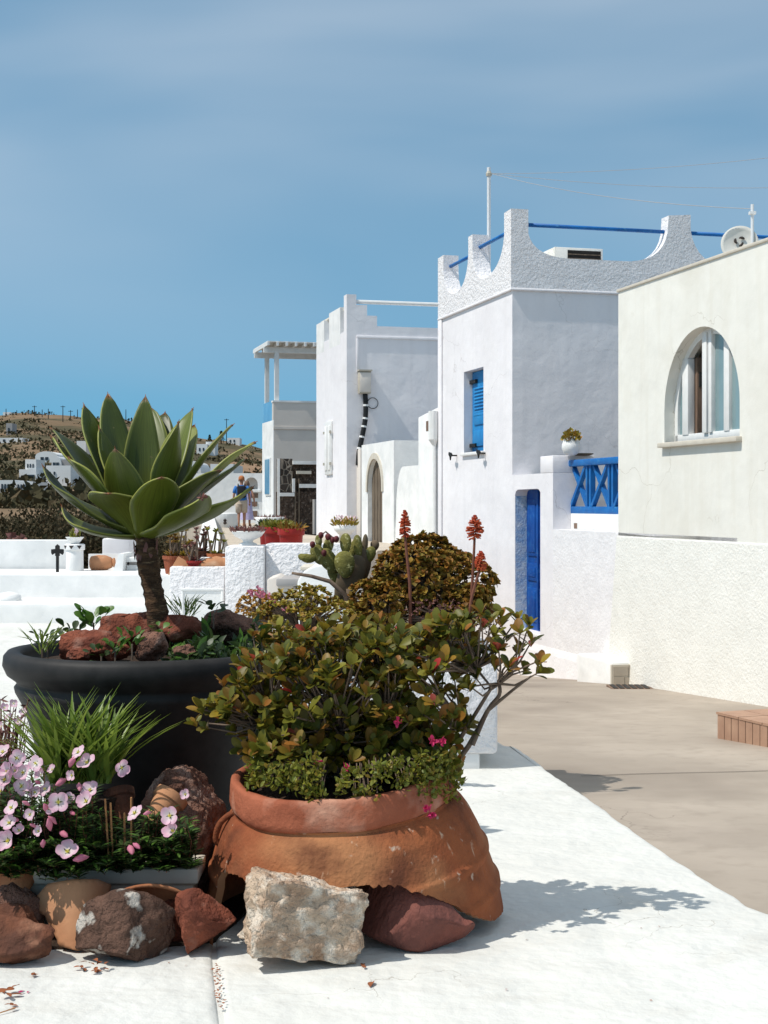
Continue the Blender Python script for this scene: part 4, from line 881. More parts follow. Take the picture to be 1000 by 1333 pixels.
for zz in (z0 + .25, z1 - .25):
    for u in (sh[0], sh[1]): MB().hbox(u - .04, u + .04, -.085, -.05, zz - .03, zz + .03).build('hinge', 'grey_plastic', sh_)
mv0, mv1 = fv(464.5, M0), fv(482, M0)
bx_ = thing('meter_box', 'beige electric meter box mounted on the shaded side of the stepped house', 'meter box', H(M0 - .1, (mv0 + mv1) / 2, zm_(472, 514)))
MB().hbox(M0 - .17, M0 - .001, mv0 + .02, mv1 - .02, zm_(472, 513), zm_(472, 484)).build('case', 'grey_plastic', bx_, bevel=.015)
MB().hbox(M0 - .19, M0 - .171, mv0 + .03, mv1 - .03, zm_(472, 511), zm_(472, 486)).build('cover', 'plaster_beige', bx_, bevel=.006)
MB().hbox(M0 - .21, M0 - .001, mv0, mv1, zm_(472, 483.8), zm_(472, 482)).build('hood', 'grey_plastic', bx_)
cbl = [H(M0 - .09, fv(x, M0), zm_(x, y)) for x, y in ((474, 513), (475, 528), (474.5, 545), (472, 560), (469, 575), (466, 590), (465, 606))]
cb = thing('black_cable', 'thick black cable dropping from the meter box with pale ties', 'cable', cbl[-1])
MB().tube(smooth_poly(cbl, 4), .055, 8).build('cable', 'black_rubber', cb, smooth=True)
for k in (1.0, 2.0, 2.7, 3.6, 4.6):
    i = int(k); p = cbl[i].lerp(cbl[i + 1], k - i); d = (cbl[i + 1] - cbl[i]).normalized() * .02; MB().tube([p - d, p + d], .064, 8).build('cable_tie', 'white_paint', cb)
rc = H(M0 - .03, fv(485, M0), zm_(485, 525)); rr_ = 7 / F * rc.y
MB().tube([rc + (H(0, math.cos(a) * rr_, math.sin(a) * rr_) - H(0, 0, 0)) for a in [2 * math.pi * i / 20 for i in range(21)]], .008, 5, False).build('wire_loop', 'black_rubber', cb)
MB().hbox(M0 - .35, M0 - .002, fv(464, M0), fv(474.5, M0), .3, zm_(470, 585)).build('cable_column', 'plaster_beige', t, bevel=.02)

# ---- far house with pergola
Q0, Q1 = fu(356), fu(341.5); QV = 6
t = thing('pergola_house', 'white and beige house with roof pergola and glass railing', 'house', H(Q0, 0, FZ))
zQ = zu(385, 524, Q0)
MB().hbox(Q0, Q1, .02, QV, -1, zQ - .5).build('body', 'plaster_beige', t)
MB().hbox(Q0 - .0, Q1 + .0, 0, .019, -1, zQ - .5).build('street_face', 'plaster_white', t)
MB().hbox(Q0, Q0 + .2, .0, QV, zQ - .5, zQ).build('parapet', 'plaster_beige', t); MB().hbox(Q0 - .02, Q0 + .22, -.02, QV, zQ, zQ + .05).build('coping', 'plaster_white', t)
MB().hbox(Q0 - .03, Q0 + .0, 0, QV, zu(385, 557, Q0) - .04, zu(385, 557, Q0) + .03).build('string_moulding', 'plaster_beige', t)
MB().hbox(Q0 + .22, Q1, .02, .08, zQ - .5, zQ + .06).build('glass_railing', 'window_sky', t)
zP_ = zu(385, 452, Q0)
for (u, v) in ((Q0 + .15, .12), (Q1 - .1, .12), (Q0 + .15, 3), (Q1 - .1, 3)): MB().hbox(u - .06, u + .06, v - .06, v + .06, zQ - .5, zP_ - .1).build('pergola_post', 'white_paint', t)
for u in (Q0 + .15, Q1 - .1): MB().hbox(u - .05, u + .05, -.25, 4, zP_ - .16, zP_).build('pergola_beam', 'white_paint', t)
for k in range(16): v = -.2 + k * .26; MB().hbox(Q0 - .35, Q1 + .25, v - .03, v + .03, zP_, zP_ + .1).build('pergola_slat', 'white_paint', t)
MB().hbox(Q0 - .3, Q1 + .2, -.22, 3.8, zP_ + .101, zP_ + .125).build('pergola_canopy', 'white_paint', t)
wu = [fu(353), fu(346)]; f = MB().hbox(wu[0], wu[1], -.03, 0, zf(350, 645), zf(350, 596)).build('window', 'white_paint', t)
MB().hbox(wu[0] + .08, wu[1] - .08, -.045, -.03, zf(350, 643), zf(350, 598)).build('pane', 'window_sky', f)
# dark rubble walls with white trims in front of it
def stone_mat():
    m, tt, b = new_mat('rubble'); co = nd(tt, 'ShaderNodeTexCoord').outputs['Object']
    v = nd(tt, 'ShaderNodeTexVoronoi', feature='DISTANCE_TO_EDGE'); v.inputs['Scale'].default_value = 5.5; tt.links.new(co, v.inputs['Vector'])
    v2 = nd(tt, 'ShaderNodeTexVoronoi'); v2.inputs['Scale'].default_value = 5.5; tt.links.new(co, v2.inputs['Vector'])
    cr = nd(tt, 'ShaderNodeValToRGB'); cr.color_ramp.elements[0].color = (.02, .016, .013, 1); cr.color_ramp.elements[1].color = (.075, .055, .042, 1); tt.links.new(v2.outputs['Color'], cr.inputs[0])
    mr = nd(tt, 'ShaderNodeMapRange'); mr.inputs[1].default_value = .03; mr.inputs[2].default_value = .10; tt.links.new(v.outputs[0], mr.inputs[0])
    mx = nd(tt, 'ShaderNodeMix', data_type='RGBA'); mx.inputs[6].default_value = (.30, .25, .20, 1); tt.links.new(cr.outputs[0], mx.inputs[7]); tt.links.new(mr.outputs[0], mx.inputs[0])
    tt.links.new(mx.outputs[2], b.inputs['Base Color']); b.inputs['Roughness'].default_value = .9
    bp = nd(tt, 'ShaderNodeBump'); bp.inputs['Distance'].default_value = .05; tt.links.new(mr.outputs[0], bp.inputs['Height']); tt.links.new(bp.outputs[0], b.inputs['Normal'])
stone_mat(); mat('rubble_fine', (.12, .085, .065), (.05, .036, .028), 14, .95, 1, 22, .05, .1, c3=(.27, .21, .17), scale3=16, lo3=.56, hi3=.7)
s0 = fu(366, 0) - 2.0; zS = lambda px, py: zu(px, py, s0); V = lambda px: fv(px, s0)
t = thing('rubble_wall', 'dark rubble stone wall with white trims beside the pergola house', 'wall', H(s0, V(388), FZ))
MB().hbox(s0, s0 + .5, V(364), V(416), FZ - .3, zS(385, 640)).build('lower_wall', 'rubble_fine', t)
MB().hbox(s0 + .02, s0 + .5, V(365), V(381), zS(370, 640), zS(370, 597)).build('rubble_panel', 'rubble', t)
MB().hbox(s0 + .1, s0 + .5, V(381), V(416), zS(370, 640), zS(370, 603)).build('upper_wall', 'rubble_fine', t)
for (a, b, c_, d_) in ((381, 414, 604.5, 600), (389, 414, 635, 630), (364, 383, 646, 641.5), (380.5, 383.5, 641, 623)): MB().hbox(s0 - .06, s0 + .3, V(a), V(b), zS(390, c_), zS(390, d_)).build('white_trim', 'plaster_white', t)
MB().hbox(s0 - .05, s0 + .2, V(386), V(405), zS(390, 617), zS(390, 613)).build('wood_shelf', 'cream_trim', t)
for k in range(1): MB().hbox(s0 - .05, s0 + .02, V(361.5), V(364), FZ, zS(362, 597)).build('white_post', 'white_paint', t)
for px in (383.5, 388.5): MB().hbox(s0 - .04, s0 + .05, V(px), V(px + 1.6), FZ, zS(385, 623)).build('wood_post', 'wood_grey', t)
tag(MB().tube([H(s0 - .15, V(408), FZ - .02), H(s0 - .15, V(408), zS(408, 650))], .05, 8).build('grey_pipe', 'far_grey'), 'grey upright pipe standing against the dark rubble wall', 'pipe')

# ---- arched white wall closing the street, round planter wall
ZK = 57; zk = lambda py: CAMZ + (HOR - py) / F * ZK; xk = lambda px: P(px, 0, ZK).x
t = thing('arched_wall', 'white wall with arched niche and square shelves closing the street', 'wall', (xk(315), ZK, FZ))
FX = lambda a, z, d: Vector((a, d, z))
x0, x1 = xk(319), xk(335.5); xm = (x0 + x1) / 2; hwk = (x1 - x0) / 2
hole = [(x0, zk(637))] + [(xm - hwk * math.cos(math.pi * i / 16), zk(629.5) + hwk * .98 * math.sin(math.pi * i / 16)) for i in range(17)] + [(x1, zk(637))]
mb = MB(); wall_hole(mb, FX, xk(235), xk(352), FZ - .5, zk(616), hole, ZK, ZK + .5); mb.build('wall', 'plaster_white', t)
MB().box(xk(316), xk(338), ZK + .35, ZK + .6, zk(640), zk(618)).build('niche_back', 'plaster_beige', t)
for (a, b, y0, y1) in ((327, 336, 642, 648), (326, 335, 653, 659), (327, 335, 665, 672)): MB().box(xk(a), xk(b), ZK - .03, ZK + .02, zk(y1), zk(y0)).build('shelf_niche', 'wood_brown', t)
MB().box(xk(316), xk(340), ZK - .10, ZK - .002, zk(640.5), zk(638)).build('shelf', 'plaster_white', t)
wbox('street_parapet_wall', 'sloping low white parapet along the upper street edge', 'wall', (0, 1, 0, 1, 0, 1)) if False else None
mb = MB(); a, b = Vector((-1.62, 13.6, 0)), Vector((-5.75, 48, 0)); dn = Vector((1, .12, 0)).normalized() * .16
mb.hexa([a - dn + Vector((0, 0, -.5)), a + dn + Vector((0, 0, -.5)), b + dn + Vector((0, 0, -.5)), b - dn + Vector((0, 0, -.5)), a - dn + Vector((0, 0, .98)), a + dn + Vector((0, 0, .98)), b + dn + Vector((0, 0, 1.1)), b - dn + Vector((0, 0, 1.1))])
tag(mb.build('street_parapet_wall', 'plaster_white', bevel=.03), 'long low white parapet running along the edge of the upper street', 'wall')
c = P(289, 0, 47); zc = lambda py: CAMZ + (HOR - py) / F * 47
t = thing('round_planter', 'low round white planter wall with a small dark emblem', 'planter', (c.x, c.y, FZ))
MB().lathe([(.52, FZ - .05), (.50, zc(669)), (.46, zc(667.5)), (.40, zc(669)), (.05, zc(672))], (c.x, c.y, 0), 28).build('ring', 'plaster_white', t, bevel=.008)
e = P(293, 679, 46.48); MB().lathe([(.0, -.1), (.06, -.05), (.03, 0), (.06, .05), (.0, .1)], e, 8).build('emblem', 'sign_mark', t)
# ================================================================== PLANTERS AND THINGS IN THE MIDDLE GROUND
# stucco pillar, terrace wall, planter box
Zp = 13.0; zz = lambda py, Z=Zp: CAMZ + (HOR - py) / F * Z; xx = lambda px, Z=Zp: P(px, 0, Z).x
wbox('stucco_pillar', 'square white stucco pillar beside the planter box of succulents', 'pillar', (xx(293), xx(344), 13.0, 13.5, -.02, zz(711)), 'stucco', .02)
wbox('terrace_wall', 'white stucco wall holding up the potted upper street', 'wall', (xx(344) + .003, xx(470), 13.12, 13.45, -.02, zz(707.5, 13.2)), 'stucco', .015)
t = thing('planter_box', 'white stucco planter box with recessed panel, full of potted succulents', 'planter', (xx(255), 13.6, 0))
xa, xb = xx(221, 13.4), xx(292, 13.4); zt = zz(738, 13.4)
MB().box(xa, xb, 13.4, 13.5, -.02, zt).build('front_wall', 'stucco', t, bevel=.012); MB().box(xa, xb, 14.7, 14.8, -.02, zt).build('back_wall', 'stucco', t)
MB().box(xa, xa + .1, 13.502, 14.698, -.02, zt).build('side_wall', 'plaster_white', t); MB().box(xb - .1, xb, 13.502, 14.698, -.02, zt).build('side_wall', 'plaster_white', t)
MB().box(xa + .1, xb - .1, 13.5, 14.7, -.02, zt - .08).build('soil', 'soil', t)
px0, px1 = xx(239, 13.4), xx(288, 13.4)
for (a, b, c_, d_) in ((px0 - .02, px1 + .02, zz(767, 13.4) - .015, zz(767, 13.4) + .01), (px0 - .02, px0, 0.1, zz(767, 13.4) - .016), (px1, px1 + .02, .1, zz(767, 13.4) - .016)): MB().box(a, b, 13.385, 13.402, c_, d_).build('panel_moulding', 'plaster_white', t, bevel=.004)
MB().box(px0, px1, 13.394, 13.402, .1, zz(767, 13.4) - .016).build('panel', 'plaster_white', t)
# potted succulents in the box
def pot(name, label, c, r, h, m, cat='pot', group=None, soil=True, tilt=None):
    c = Vector(c); t = thing(name, label, cat, c, group); mtx = tilt
    MB().lathe([(r * .68, 0), (r * .72, h * .02), (r * .94, h * .8), (r * 1.06, h * .82), (r * 1.08, h), (r * .94, h), (r * .88, h * .86), (r * .05, h * .84)], c, 22, mtx).build('pot_body', m, t, bevel=.0, smooth=False)
    return t
def spiky(t, c, n, L, W, m, seed, spread=1.0, tpl=T_LAN, name='leaf_rosette', up=.6):
    rd = random.Random(seed); it = []
    for i in range(n):
        a = rd.uniform(0, 6.28); d = Vector((math.cos(a) * spread, math.sin(a) * spread, up + rd.uniform(-.2, .9))); it.append((Vector(c), d, Vector((0, 0, 1)) + rdir(rd) * .2, L * rd.uniform(.6, 1.1), W))
    return leaves_mesh(name, it, tpl, m, t)
zs_ = zt - .08; Zb = 13.7; X = lambda px, Z=Zb: P(px, 0, Z).x
specs = [(224, 13.75, .085, .17, 'terracotta_pink', 'leaf_jade', 'pinkish clay pot of green succulents beside the clay shard'), (254, 13.62, .075, .13, 'red_plastic', 'leaf_mauve', 'small red pot with a spiky succulent in the planter box'),
         (240, 14.0, .09, .16, 'terracotta', 'leaf_sedum', 'clay pot of tall green succulents deep in the planter box'), (262, 14.2, .1, .2, 'terracotta_dark', 'leaf_mauve', 'dark clay pot with wine red rosettes in the planter box'), (281, 14.1, .085, .18, 'terracotta', 'leaf_lime', 'clay pot with upright lime cactus beside the stucco pillar')]
for i, (px, Z, r, h, m, lm, lab) in enumerate(specs):
    c = Vector((X(px, Z), Z, zs_)); t = pot('clay_pot', lab, c, r, h, m)
    top = c + Vector((0, 0, h * .85))
    spiky(t, top, 60, .12, .022, lm, i + 3); 
    rd = random.Random(i)
    for j in range(7 + i % 2):
        q = top + Vector((rd.uniform(-.06, .06), rd.uniform(-.06, .06), 0)); q2 = q + Vector((rd.uniform(-.06, .06), 0, rd.uniform(.10, .26)))
        MB().tube([q, q2], .008, 5).build('stem', 'twig', t); spiky(t, q2, 18, .055, .02, lm, 40 + i * 5 + j, name='rosette')
t = thing('clay_amphora', 'wide brown clay bowl jar lying beside the stucco pillar', 'jar', (X(277, 13.6), 13.6, zs_))
MB().lathe([(.03, -.14), (.06, -.13), (.082, -.04), (.085, .05), (.065, .10), (.055, .125), (.07, .14), (.05, .141)], (X(277, 13.62), 13.62, zs_ + .08), 24, Matrix.Rotation(R(80), 3, 'Y')).build('body', 'terracotta_pale', t, smooth=True)
mb = MB(); cc = Vector((X(234, 13.58), 13.58, zs_)); mb.prism([(-.11, 0), (.10, 0), (.12, .05), (.05, .13), (-.02, .17), (-.07, .08)], lambda a, b, d: cc + Vector((a, d + b * .3, b)), -.012, .012)
tag(mb.build('clay_shard', 'terracotta_pale'), 'broken pale clay shard leaning in the succulent planter box', 'shard')
# bowls and red pots along the upper street edge
def urn(label, px, Z, py_top, r, zb, lm, seed):
    c = Vector((P(px, 0, Z).x, Z, zb)); z1 = CAMZ + (HOR - py_top) / F * Z; h = z1 - zb; t = thing('white_urn', label, 'urn', c)
    MB().lathe([(r * .55, 0), (r * .55, h * .12), (r * .28, h * .25), (r * .35, h * .38), (r * .8, h * .62), (r, h * .9), (r * 1.05, h), (r * .9, h), (r * .1, h * .8)], c, 26).build('bowl', 'white_paint', t, smooth=True)
    rd = random.Random(seed); it = []
    for i in range(220):
        a = rd.uniform(0, 6.28); q = r * .95 * math.sqrt(rd.random()); it.append((c + Vector((math.cos(a) * q, math.sin(a) * q, h * .9)), Vector((math.cos(a) * .5, math.sin(a) * .5, .8)) + rdir(rd) * .6, rdir(rd), r * .5 * rd.uniform(.5, 1.1), r * .12))
    leaves_mesh('foliage', it, T_LAN, lm, t); return t
urn('white footed bowl with dry yellow plants on the stucco pillar', 323, 13.25, 691, .15, zz(711) - .002, 'leaf_mauve', 1)
urn('white footed bowl of dusky succulents beside the red pots', 351, 20, 673, .20, FZ, 'leaf_mauve', 2)
for i, (px, Z, w, lab, lm) in enumerate([(352, 17.0, .13, 'red plastic pot of green plants beside the white footed bowl', 'leaf_dark'), (362, 16.3, .16, 'large red plastic pot spilling green foliage, between two smaller red pots', 'leaf_lime'), (379, 15.8, .135, 'low red plastic pot with a sparse plant before the rubble wall', 'leaf_jade')]):
    zb = FZ; c = Vector((P(px, 0, Z).x, Z, zb)); top = CAMZ + (HOR - (684, 686, 688)[i]) / F * Z; t = thing('red_pot', lab, 'pot', c)
    h = top - zb; MB().lathe([(w * .75, 0), (w * .95, h * .85), (w * 1.08, h * .86), (w * 1.1, h), (w * .98, h), (w * .9, h * .9), (w * .1, h * .88)], c, 22).build('pot_body', 'red_plastic', t, bevel=.003)
    rd = random.Random(i + 70); it = []
    for k in range((260, 420, 90)[i]):
        a = rd.uniform(0, 6.28); q = w * math.sqrt(rd.random()); it.append((c + Vector((math.cos(a) * q, math.sin(a) * q, h * .9 + rd.uniform(0, .08))), Vector((math.cos(a) * .6, math.sin(a) * .6, .8)) + rdir(rd) * .6, rdir(rd), .075, .02))
    leaves_mesh('foliage', it, T_LAN, lm, t)
# hanging white bowl by the arch door
Zh = 24; c = Vector((P(449, 0, Zh).x, Zh, FZ)); zh = lambda py: CAMZ + (HOR - py) / F * Zh
t = thing('pedestal_bowl', 'white bowl of pale flowers on a pedestal before the stepped house', 'planter', c)
MB().lathe([(.11, FZ - .02), (.09, zh(696) - .0), (.10, zh(696)), (.17, zh(690)), (.19, zh(685)), (.17, zh(685)), (.02, zh(687))], (c.x, c.y, 0), 26).build('bowl', 'white_paint', t, smooth=True)
rd = random.Random(9); it = []; fl = []
for k in range(200):
    a = rd.uniform(0, 6.28); q = .19 * math.sqrt(rd.random()); p = Vector((c.x + math.cos(a) * q, c.y + math.sin(a) * q, zh(685) + rd.uniform(0, .09))); (it if k % 4 else fl).append((p + (Vector((0, 0, .07)) if k % 4 == 0 else Vector()), Vector((math.cos(a) * .6, math.sin(a) * .6, .8)) + rdir(rd) * .5, rdir(rd), .09, .035))
leaves_mesh('foliage', it, T_LAN, 'leaf_sedum', t); leaves_mesh('blossom', [(a, b, c_, .04, .04) for a, b, c_, _, _ in fl], T_RND, 'petal_pink', t)
# grey concrete seats in front of the terrace wall
Zs_ = 12.3; t = thing('concrete_seat', 'pale concrete block seat with slanted top before the terrace wall', 'seat', (xx(372, 12.3), 12.3, 0))
zq = lambda py, Z=12.3: CAMZ + (HOR - py) / F * Z
MB().prism([(xx(350, 12.3), -.02), (xx(384, 12.3), -.02), (xx(388, 12.3), zq(765)), (xx(362, 12.3), zq(749)), (xx(349, 12.3), zq(753))], lambda a, b, d: Vector((a, d, b)), 12.2, 12.75).build('block', 'plaster_beige', t, bevel=.015)
MB().box(xx(361, 12.3), xx(393, 12.3), 12.15, 12.7, zq(762), zq(752)).build('slab', 'far_grey', t, bevel=.015)
t = thing('white_mound_seat', 'rounded white plaster seat behind the prickly pear', 'seat', (xx(415, 12.4), 12.4, 0))
mb = MB(); mb.prism([(xx(390, 12.4), -.02)] + [(xx(390 + 75 * i / 10, 12.4), zq(750 - 16 * math.sin(math.pi * (i / 10) ** .8) + (4 if i < 1 else 0), 12.4)) for i in range(11)] + [(xx(465, 12.4), -.02)], lambda a, b, d: Vector((a, d, b)), 12.1, 12.9); mb.build('body', 'plaster_white', t, bevel=.02)
MB().box(xx(392, 12.4), xx(430, 12.4), 12.3, 12.85, zq(742, 12.4), zq(737, 12.4)).build('slab', 'cream_trim', t, bevel=.008)

# brown tiled step by the cream house
c0 = Vector((P(935, 0, 11.45).x, 11.45, 0)); z0 = path_z(11.45); h = .20
ex = Vector((P(1000, 0, 10.85).x, 10.85, 0)) - c0; e1 = ex.normalized(); e2 = Vector((-e1.y, e1.x, 0)); 
if e2.y < 0: e2 = -e2
t = thing('tiled_step', 'low step clad in brown tiles in front of the cream house', 'step', c0 + e1 * .6 + Vector((0, 0, z0)))
FS = lambda a, b, z: c0 + e1 * a + e2 * b + Vector((0, 0, z))
MB().box(.006, 2.4, .006, 1.29, z0 - .25, z0 + h - .006, FS).build('core', 'grout', t)
rd = random.Random(2)
for i in range(26):
    a = .004 + i * .092
    MB().box(a, a + .084, -.006, .01, z0 - .02 + rd.uniform(-.002, .002), z0 + h - .012, FS).build('tile', 'tile_brown', t)
for i in range(8):
    for j in range(5):
        a, b = -.01 + i * .3, -.012 + j * .26; MB().box(a, a + .292, b, b + .252, z0 + h - .011, z0 + h + .006 + rd.uniform(0, .003), FS).build('tile', 'tile_brown', t)
for j in range(12): MB().box(-.012, .005, .003 + j * .106, .1 + j * .106, z0 - .02, z0 + h - .012, FS).build('tile', 'tile_brown', t)
c = H(-1.0, -.35, 0); zc = path_z(c.y) + .004
t = thing('drain_cover', 'flat brown drain cover set in the lane by the corner block', 'drain cover', (c.x, c.y, zc))
cv = P(820, 896, 1); D = G(820, 897, path_z(17.1)); MB().box(D.x - .24, D.x + .24, D.y - .22, D.y + .2, path_z(D.y) - .02, path_z(D.y) + .012).build('frame', 'wood_brown', t)
for k in range(6): MB().box(D.x - .21 + k * .072, D.x - .16 + k * .072, D.y - .18, D.y + .16, path_z(D.y), path_z(D.y) + .02).build('grate_bar', 'black_iron', t)

# ================================================================== PEOPLE
def body_mesh(name, joints, edges, m, parent, sub=1):
    """joints: name -> (pos, radius); grown by a Skin modifier, kept as one mesh"""
    names = list(joints); idx = {k: i for i, k in enumerate(names)}
    me = bpy.data.meshes.new(name); me.from_pydata([joints[k][0] for k in names], [(idx[a], idx[b]) for a, b in edges], [])
    o = bpy.data.objects.new(name + '_tmp', me); COL.objects.link(o)
    md = o.modifiers.new('s', 'SKIN'); md.use_smooth_shade = True
    for k, v in zip(names, me.skin_vertices[0].data): 
        r = joints[k][1]; v.radius = r if hasattr(r, '__len__') else (r, r)
    me.skin_vertices[0].data[0].use_root = True
    s_ = o.modifiers.new('d', 'SUBSURF'); s_.levels = sub
    dg = bpy.context.evaluated_depsgraph_get(); ev = o.evaluated_get(dg); nm = bpy.data.meshes.new_from_object(ev); bpy.data.objects.remove(o)
    nm.materials.clear(); nm.materials.append(MATS[m]); return link(name, nm, parent)
def person(label, base, hgt, yaw, dress=False, shirt='shirt_blue'):
    s = hgt / 1.75; Rz = Matrix.Rotation(yaw, 4, 'Z'); base = Vector(base)
    W = lambda x, y, z: tuple(base + (Rz @ Vector((x * s, y * s, z * s))))
    t = thing('person', label, 'person', base)
    J = {'pel': (W(0, 0, .95), .13 * s), 'bel': (W(0, 0, 1.1), (.14 * s, .11 * s)), 'che': (W(0, .0, 1.32), (.16 * s, .12 * s)), 'nek': (W(0, 0, 1.48), .06 * s), 'nk2': (W(0, 0, 1.53), .055 * s), 'hea': (W(0, -.01, 1.62), .085 * s), 'hed': (W(0, -.015, 1.70), .07 * s),
         'ls': (W(-.18, 0, 1.41), .06 * s), 'le': (W(-.27, .03, 1.15), .045 * s), 'lw': (W(-.29, -.06, .92), .034 * s), 'lh': (W(-.29, -.09, .83), .03 * s),
         'rs': (W(.18, 0, 1.41), .06 * s), 're': (W(.27, .03, 1.15), .045 * s), 'rw': (W(.28, -.06, .92), .034 * s), 'rh': (W(.28, -.09, .83), .03 * s),
         'lp': (W(-.09, 0, .88), .10 * s), 'lk': (W(-.10, -.06, .50), .065 * s), 'la': (W(-.10, -.02, .09), .045 * s), 'lt': (W(-.11, -.14, .03), .035 * s),
         'rp': (W(.09, 0, .88), .10 * s), 'rk': (W(.10, .02, .50), .065 * s), 'ra': (W(.10, .12, .10), .045 * s), 'rt': (W(.11, .01, .03), .035 * s)}
    E = [('pel', 'bel'), ('bel', 'che'), ('che', 'nek'), ('nek', 'nk2'), ('nk2', 'hea'), ('hea', 'hed'), ('che', 'ls'), ('ls', 'le'), ('le', 'lw'), ('lw', 'lh'), ('che', 'rs'), ('rs', 're'), ('re', 'rw'), ('rw', 'rh'), ('pel', 'lp'), ('lp', 'lk'), ('lk', 'la'), ('la', 'lt'), ('pel', 'rp'), ('rp', 'rk'), ('rk', 'ra'), ('ra', 'rt')]
    body_mesh('body', J, E, 'skin', t)
    for sx in (-1, 1):
        for f in range(5):
            a = W(sx * .285 + (f - 2) * .013 - sx * .004, -.09, .82); b = W(sx * .285 + (f - 2) * .016, -.105, .755 + (.025 if f in (0, 4) else 0)); MB().tube([a, b], [.011 * s, .008 * s], 5).build('finger', 'skin', t)
    def cloth(nm, m, secs, n=16):
        mb = MB(); vs = []
        for (z, rx, ry, cx, cy) in secs: vs += [W(cx + rx * math.cos(2 * math.pi * k / n), cy + ry * math.sin(2 * math.pi * k / n), z) for k in range(n)]
        fs = [(i * n + k, i * n + (k + 1) % n, (i + 1) * n + (k + 1) % n, (i + 1) * n + k) for i in range(len(secs) - 1) for k in range(n)]
        mb.add(vs, fs).build(nm, m, t, smooth=True)
    if dress: cloth('dress', 'dress_lilac', [(.25, .27, .22, 0, 0), (.6, .23, .19, 0, 0), (.95, .19, .16, 0, 0), (1.1, .165, .135, 0, 0), (1.3, .195, .15, 0, 0), (1.42, .18, .11, 0, 0), (1.47, .10, .08, 0, 0)])
    else:
        cloth('shirt', shirt, [(.90, .20, .165, 0, 0), (1.1, .185, .15, 0, 0), (1.32, .21, .155, 0, 0), (1.42, .19, .12, 0, 0), (1.49, .08, .08, 0, 0)])
        for sx in (-1, 1):
            MB().tube([W(sx * .16, 0, 1.43), W(sx * .22, .01, 1.32), W(sx * .255, .02, 1.2)], [.085 * s, .08 * s, .07 * s], 10).build('sleeve', shirt, t, smooth=True)
            MB().tube([W(sx * .08, 0, .95), W(sx * .10, 0, .75), W(sx * .105, -.02 if sx < 0 else .01, .5)], [.135 * s, .12 * s, .10 * s], 12).build('shorts_leg', 'shorts_beige', t, smooth=True)
        cloth('shorts_waist', 'shorts_beige', [(.80, .205, .165, 0, 0), (.92, .205, .165, 0, 0), (.97, .19, .155, 0, 0)])
        b = MB(); b.box(-.15, .15, .12, .30, 1.02, 1.46, lambda x, y, z: Vector(W(x, y, z))); b.build('backpack', 'cloth_dark', t, bevel=.05 * s, segs=3)
        for sx in (-1, 1): MB().tube([W(sx * .11, .16, 1.44), W(sx * .12, .0, 1.52), W(sx * .13, -.15, 1.38), W(sx * .14, -.14, 1.15), W(sx * .15, .1, 1.08)], .022 * s, 6).build('strap', 'cloth_dark', t)
    for sx, y in ((-1, -.06), (1, .08)): MB().tube([W(sx * .105, y + .06, .035), W(sx * .108, y, .045), W(sx * .11, y - .12, .03)], [.045 * s, .055 * s, .04 * s], 8).build('shoe', 'shoe', t, smooth=True)
    if not dress:
        hd = MB(); hd.lathe([(.108, 1.66), (.112, 1.70), (.10, 1.77), (.06, 1.815), (.01, 1.825)], (0, 0, 0), 18, None); hd.v = [W(x, y - .01, z) for x, y, z in hd.v]; c = hd.build('cap', 'cap_orange', t, smooth=True)
        MB().prism([(-.09, -.08), (.09, -.08), (.07, -.19), (0, -.21), (-.07, -.19)], lambda a, b, d: Vector(W(a, b, d)), 1.665, 1.68).build('brim', 'cap_orange', c)
    else:
        hd = MB(); hd.lathe([(.07, 1.45), (.10, 1.55), (.105, 1.68), (.08, 1.76), (.01, 1.79)], (0, 0, 0), 16, None); hd.v = [W(x, y + .025, z) for x, y, z in hd.v]; hd.build('hair', 'wood_brown', t, smooth=True)
    for sx in (-1, 1): MB().lathe([(.0, -.03), (.02, -.015), (.02, .015), (0, .03)], W(sx * .095, 0, 1.64), 8).build('ear', 'skin', t, smooth=True)
    MB().lathe([(.0, -.03), (.022, -.02), (.012, .01), (0, .03)], W(0, -.10, 1.63), 8).build('nose', 'skin', t, smooth=True)
    for sx in (-1, 1): MB().lathe([(0, -.01), (.012, 0), (0, .01)], W(sx * .035, -.088, 1.66), 6).build('eye', 'sign_mark', t)
    MB().box(-.028, .028, -.096, -.08, 1.572, 1.582, lambda x, y, z: Vector(W(x, y, z))).build('mouth', 'lava_red', t)
a = P(314.5, 0, 48); person('person in orange cap, blue shirt and dark backpack walking away', (a.x, 48, FZ), 1.62, R(184))
a = P(321.5, 0, 49.5); person('person in long lilac dress walking beside the backpacker', (a.x, 49.5, FZ), 1.52, R(175), True)
# ================================================================== FOREGROUND
# ---- dark bowl planter
BZ = 6.2; bc = Vector((P(192, 0, BZ).x, BZ, 0)); KB = 1.075
t = thing('bowl_planter', 'large dark grey round bowl planter with rolled rim holding the agave', 'planter', bc)
MB().lathe([(r * KB, z) for r, z in [(.34, 0), (.35, .02), (.36, .15), (.41, .40), (.455, .58), (.485, .67), (.508, .715), (.512, .735), (.500, .750), (.508, .764), (.540, .79), (.556, .828), (.552, .866), (.538, .884), (.515, .888), (.49, .882), (.485, .86), (.48, .80), (.05, .79)]], bc, 96).build('bowl', 'anthracite', t, smooth=True)
MB().lathe([(.478 * KB, .78), (.478 * KB, .825), (.30, .85), (.02, .86)], bc, 40).build('soil', 'soil', t, smooth=True)
SZ = .84
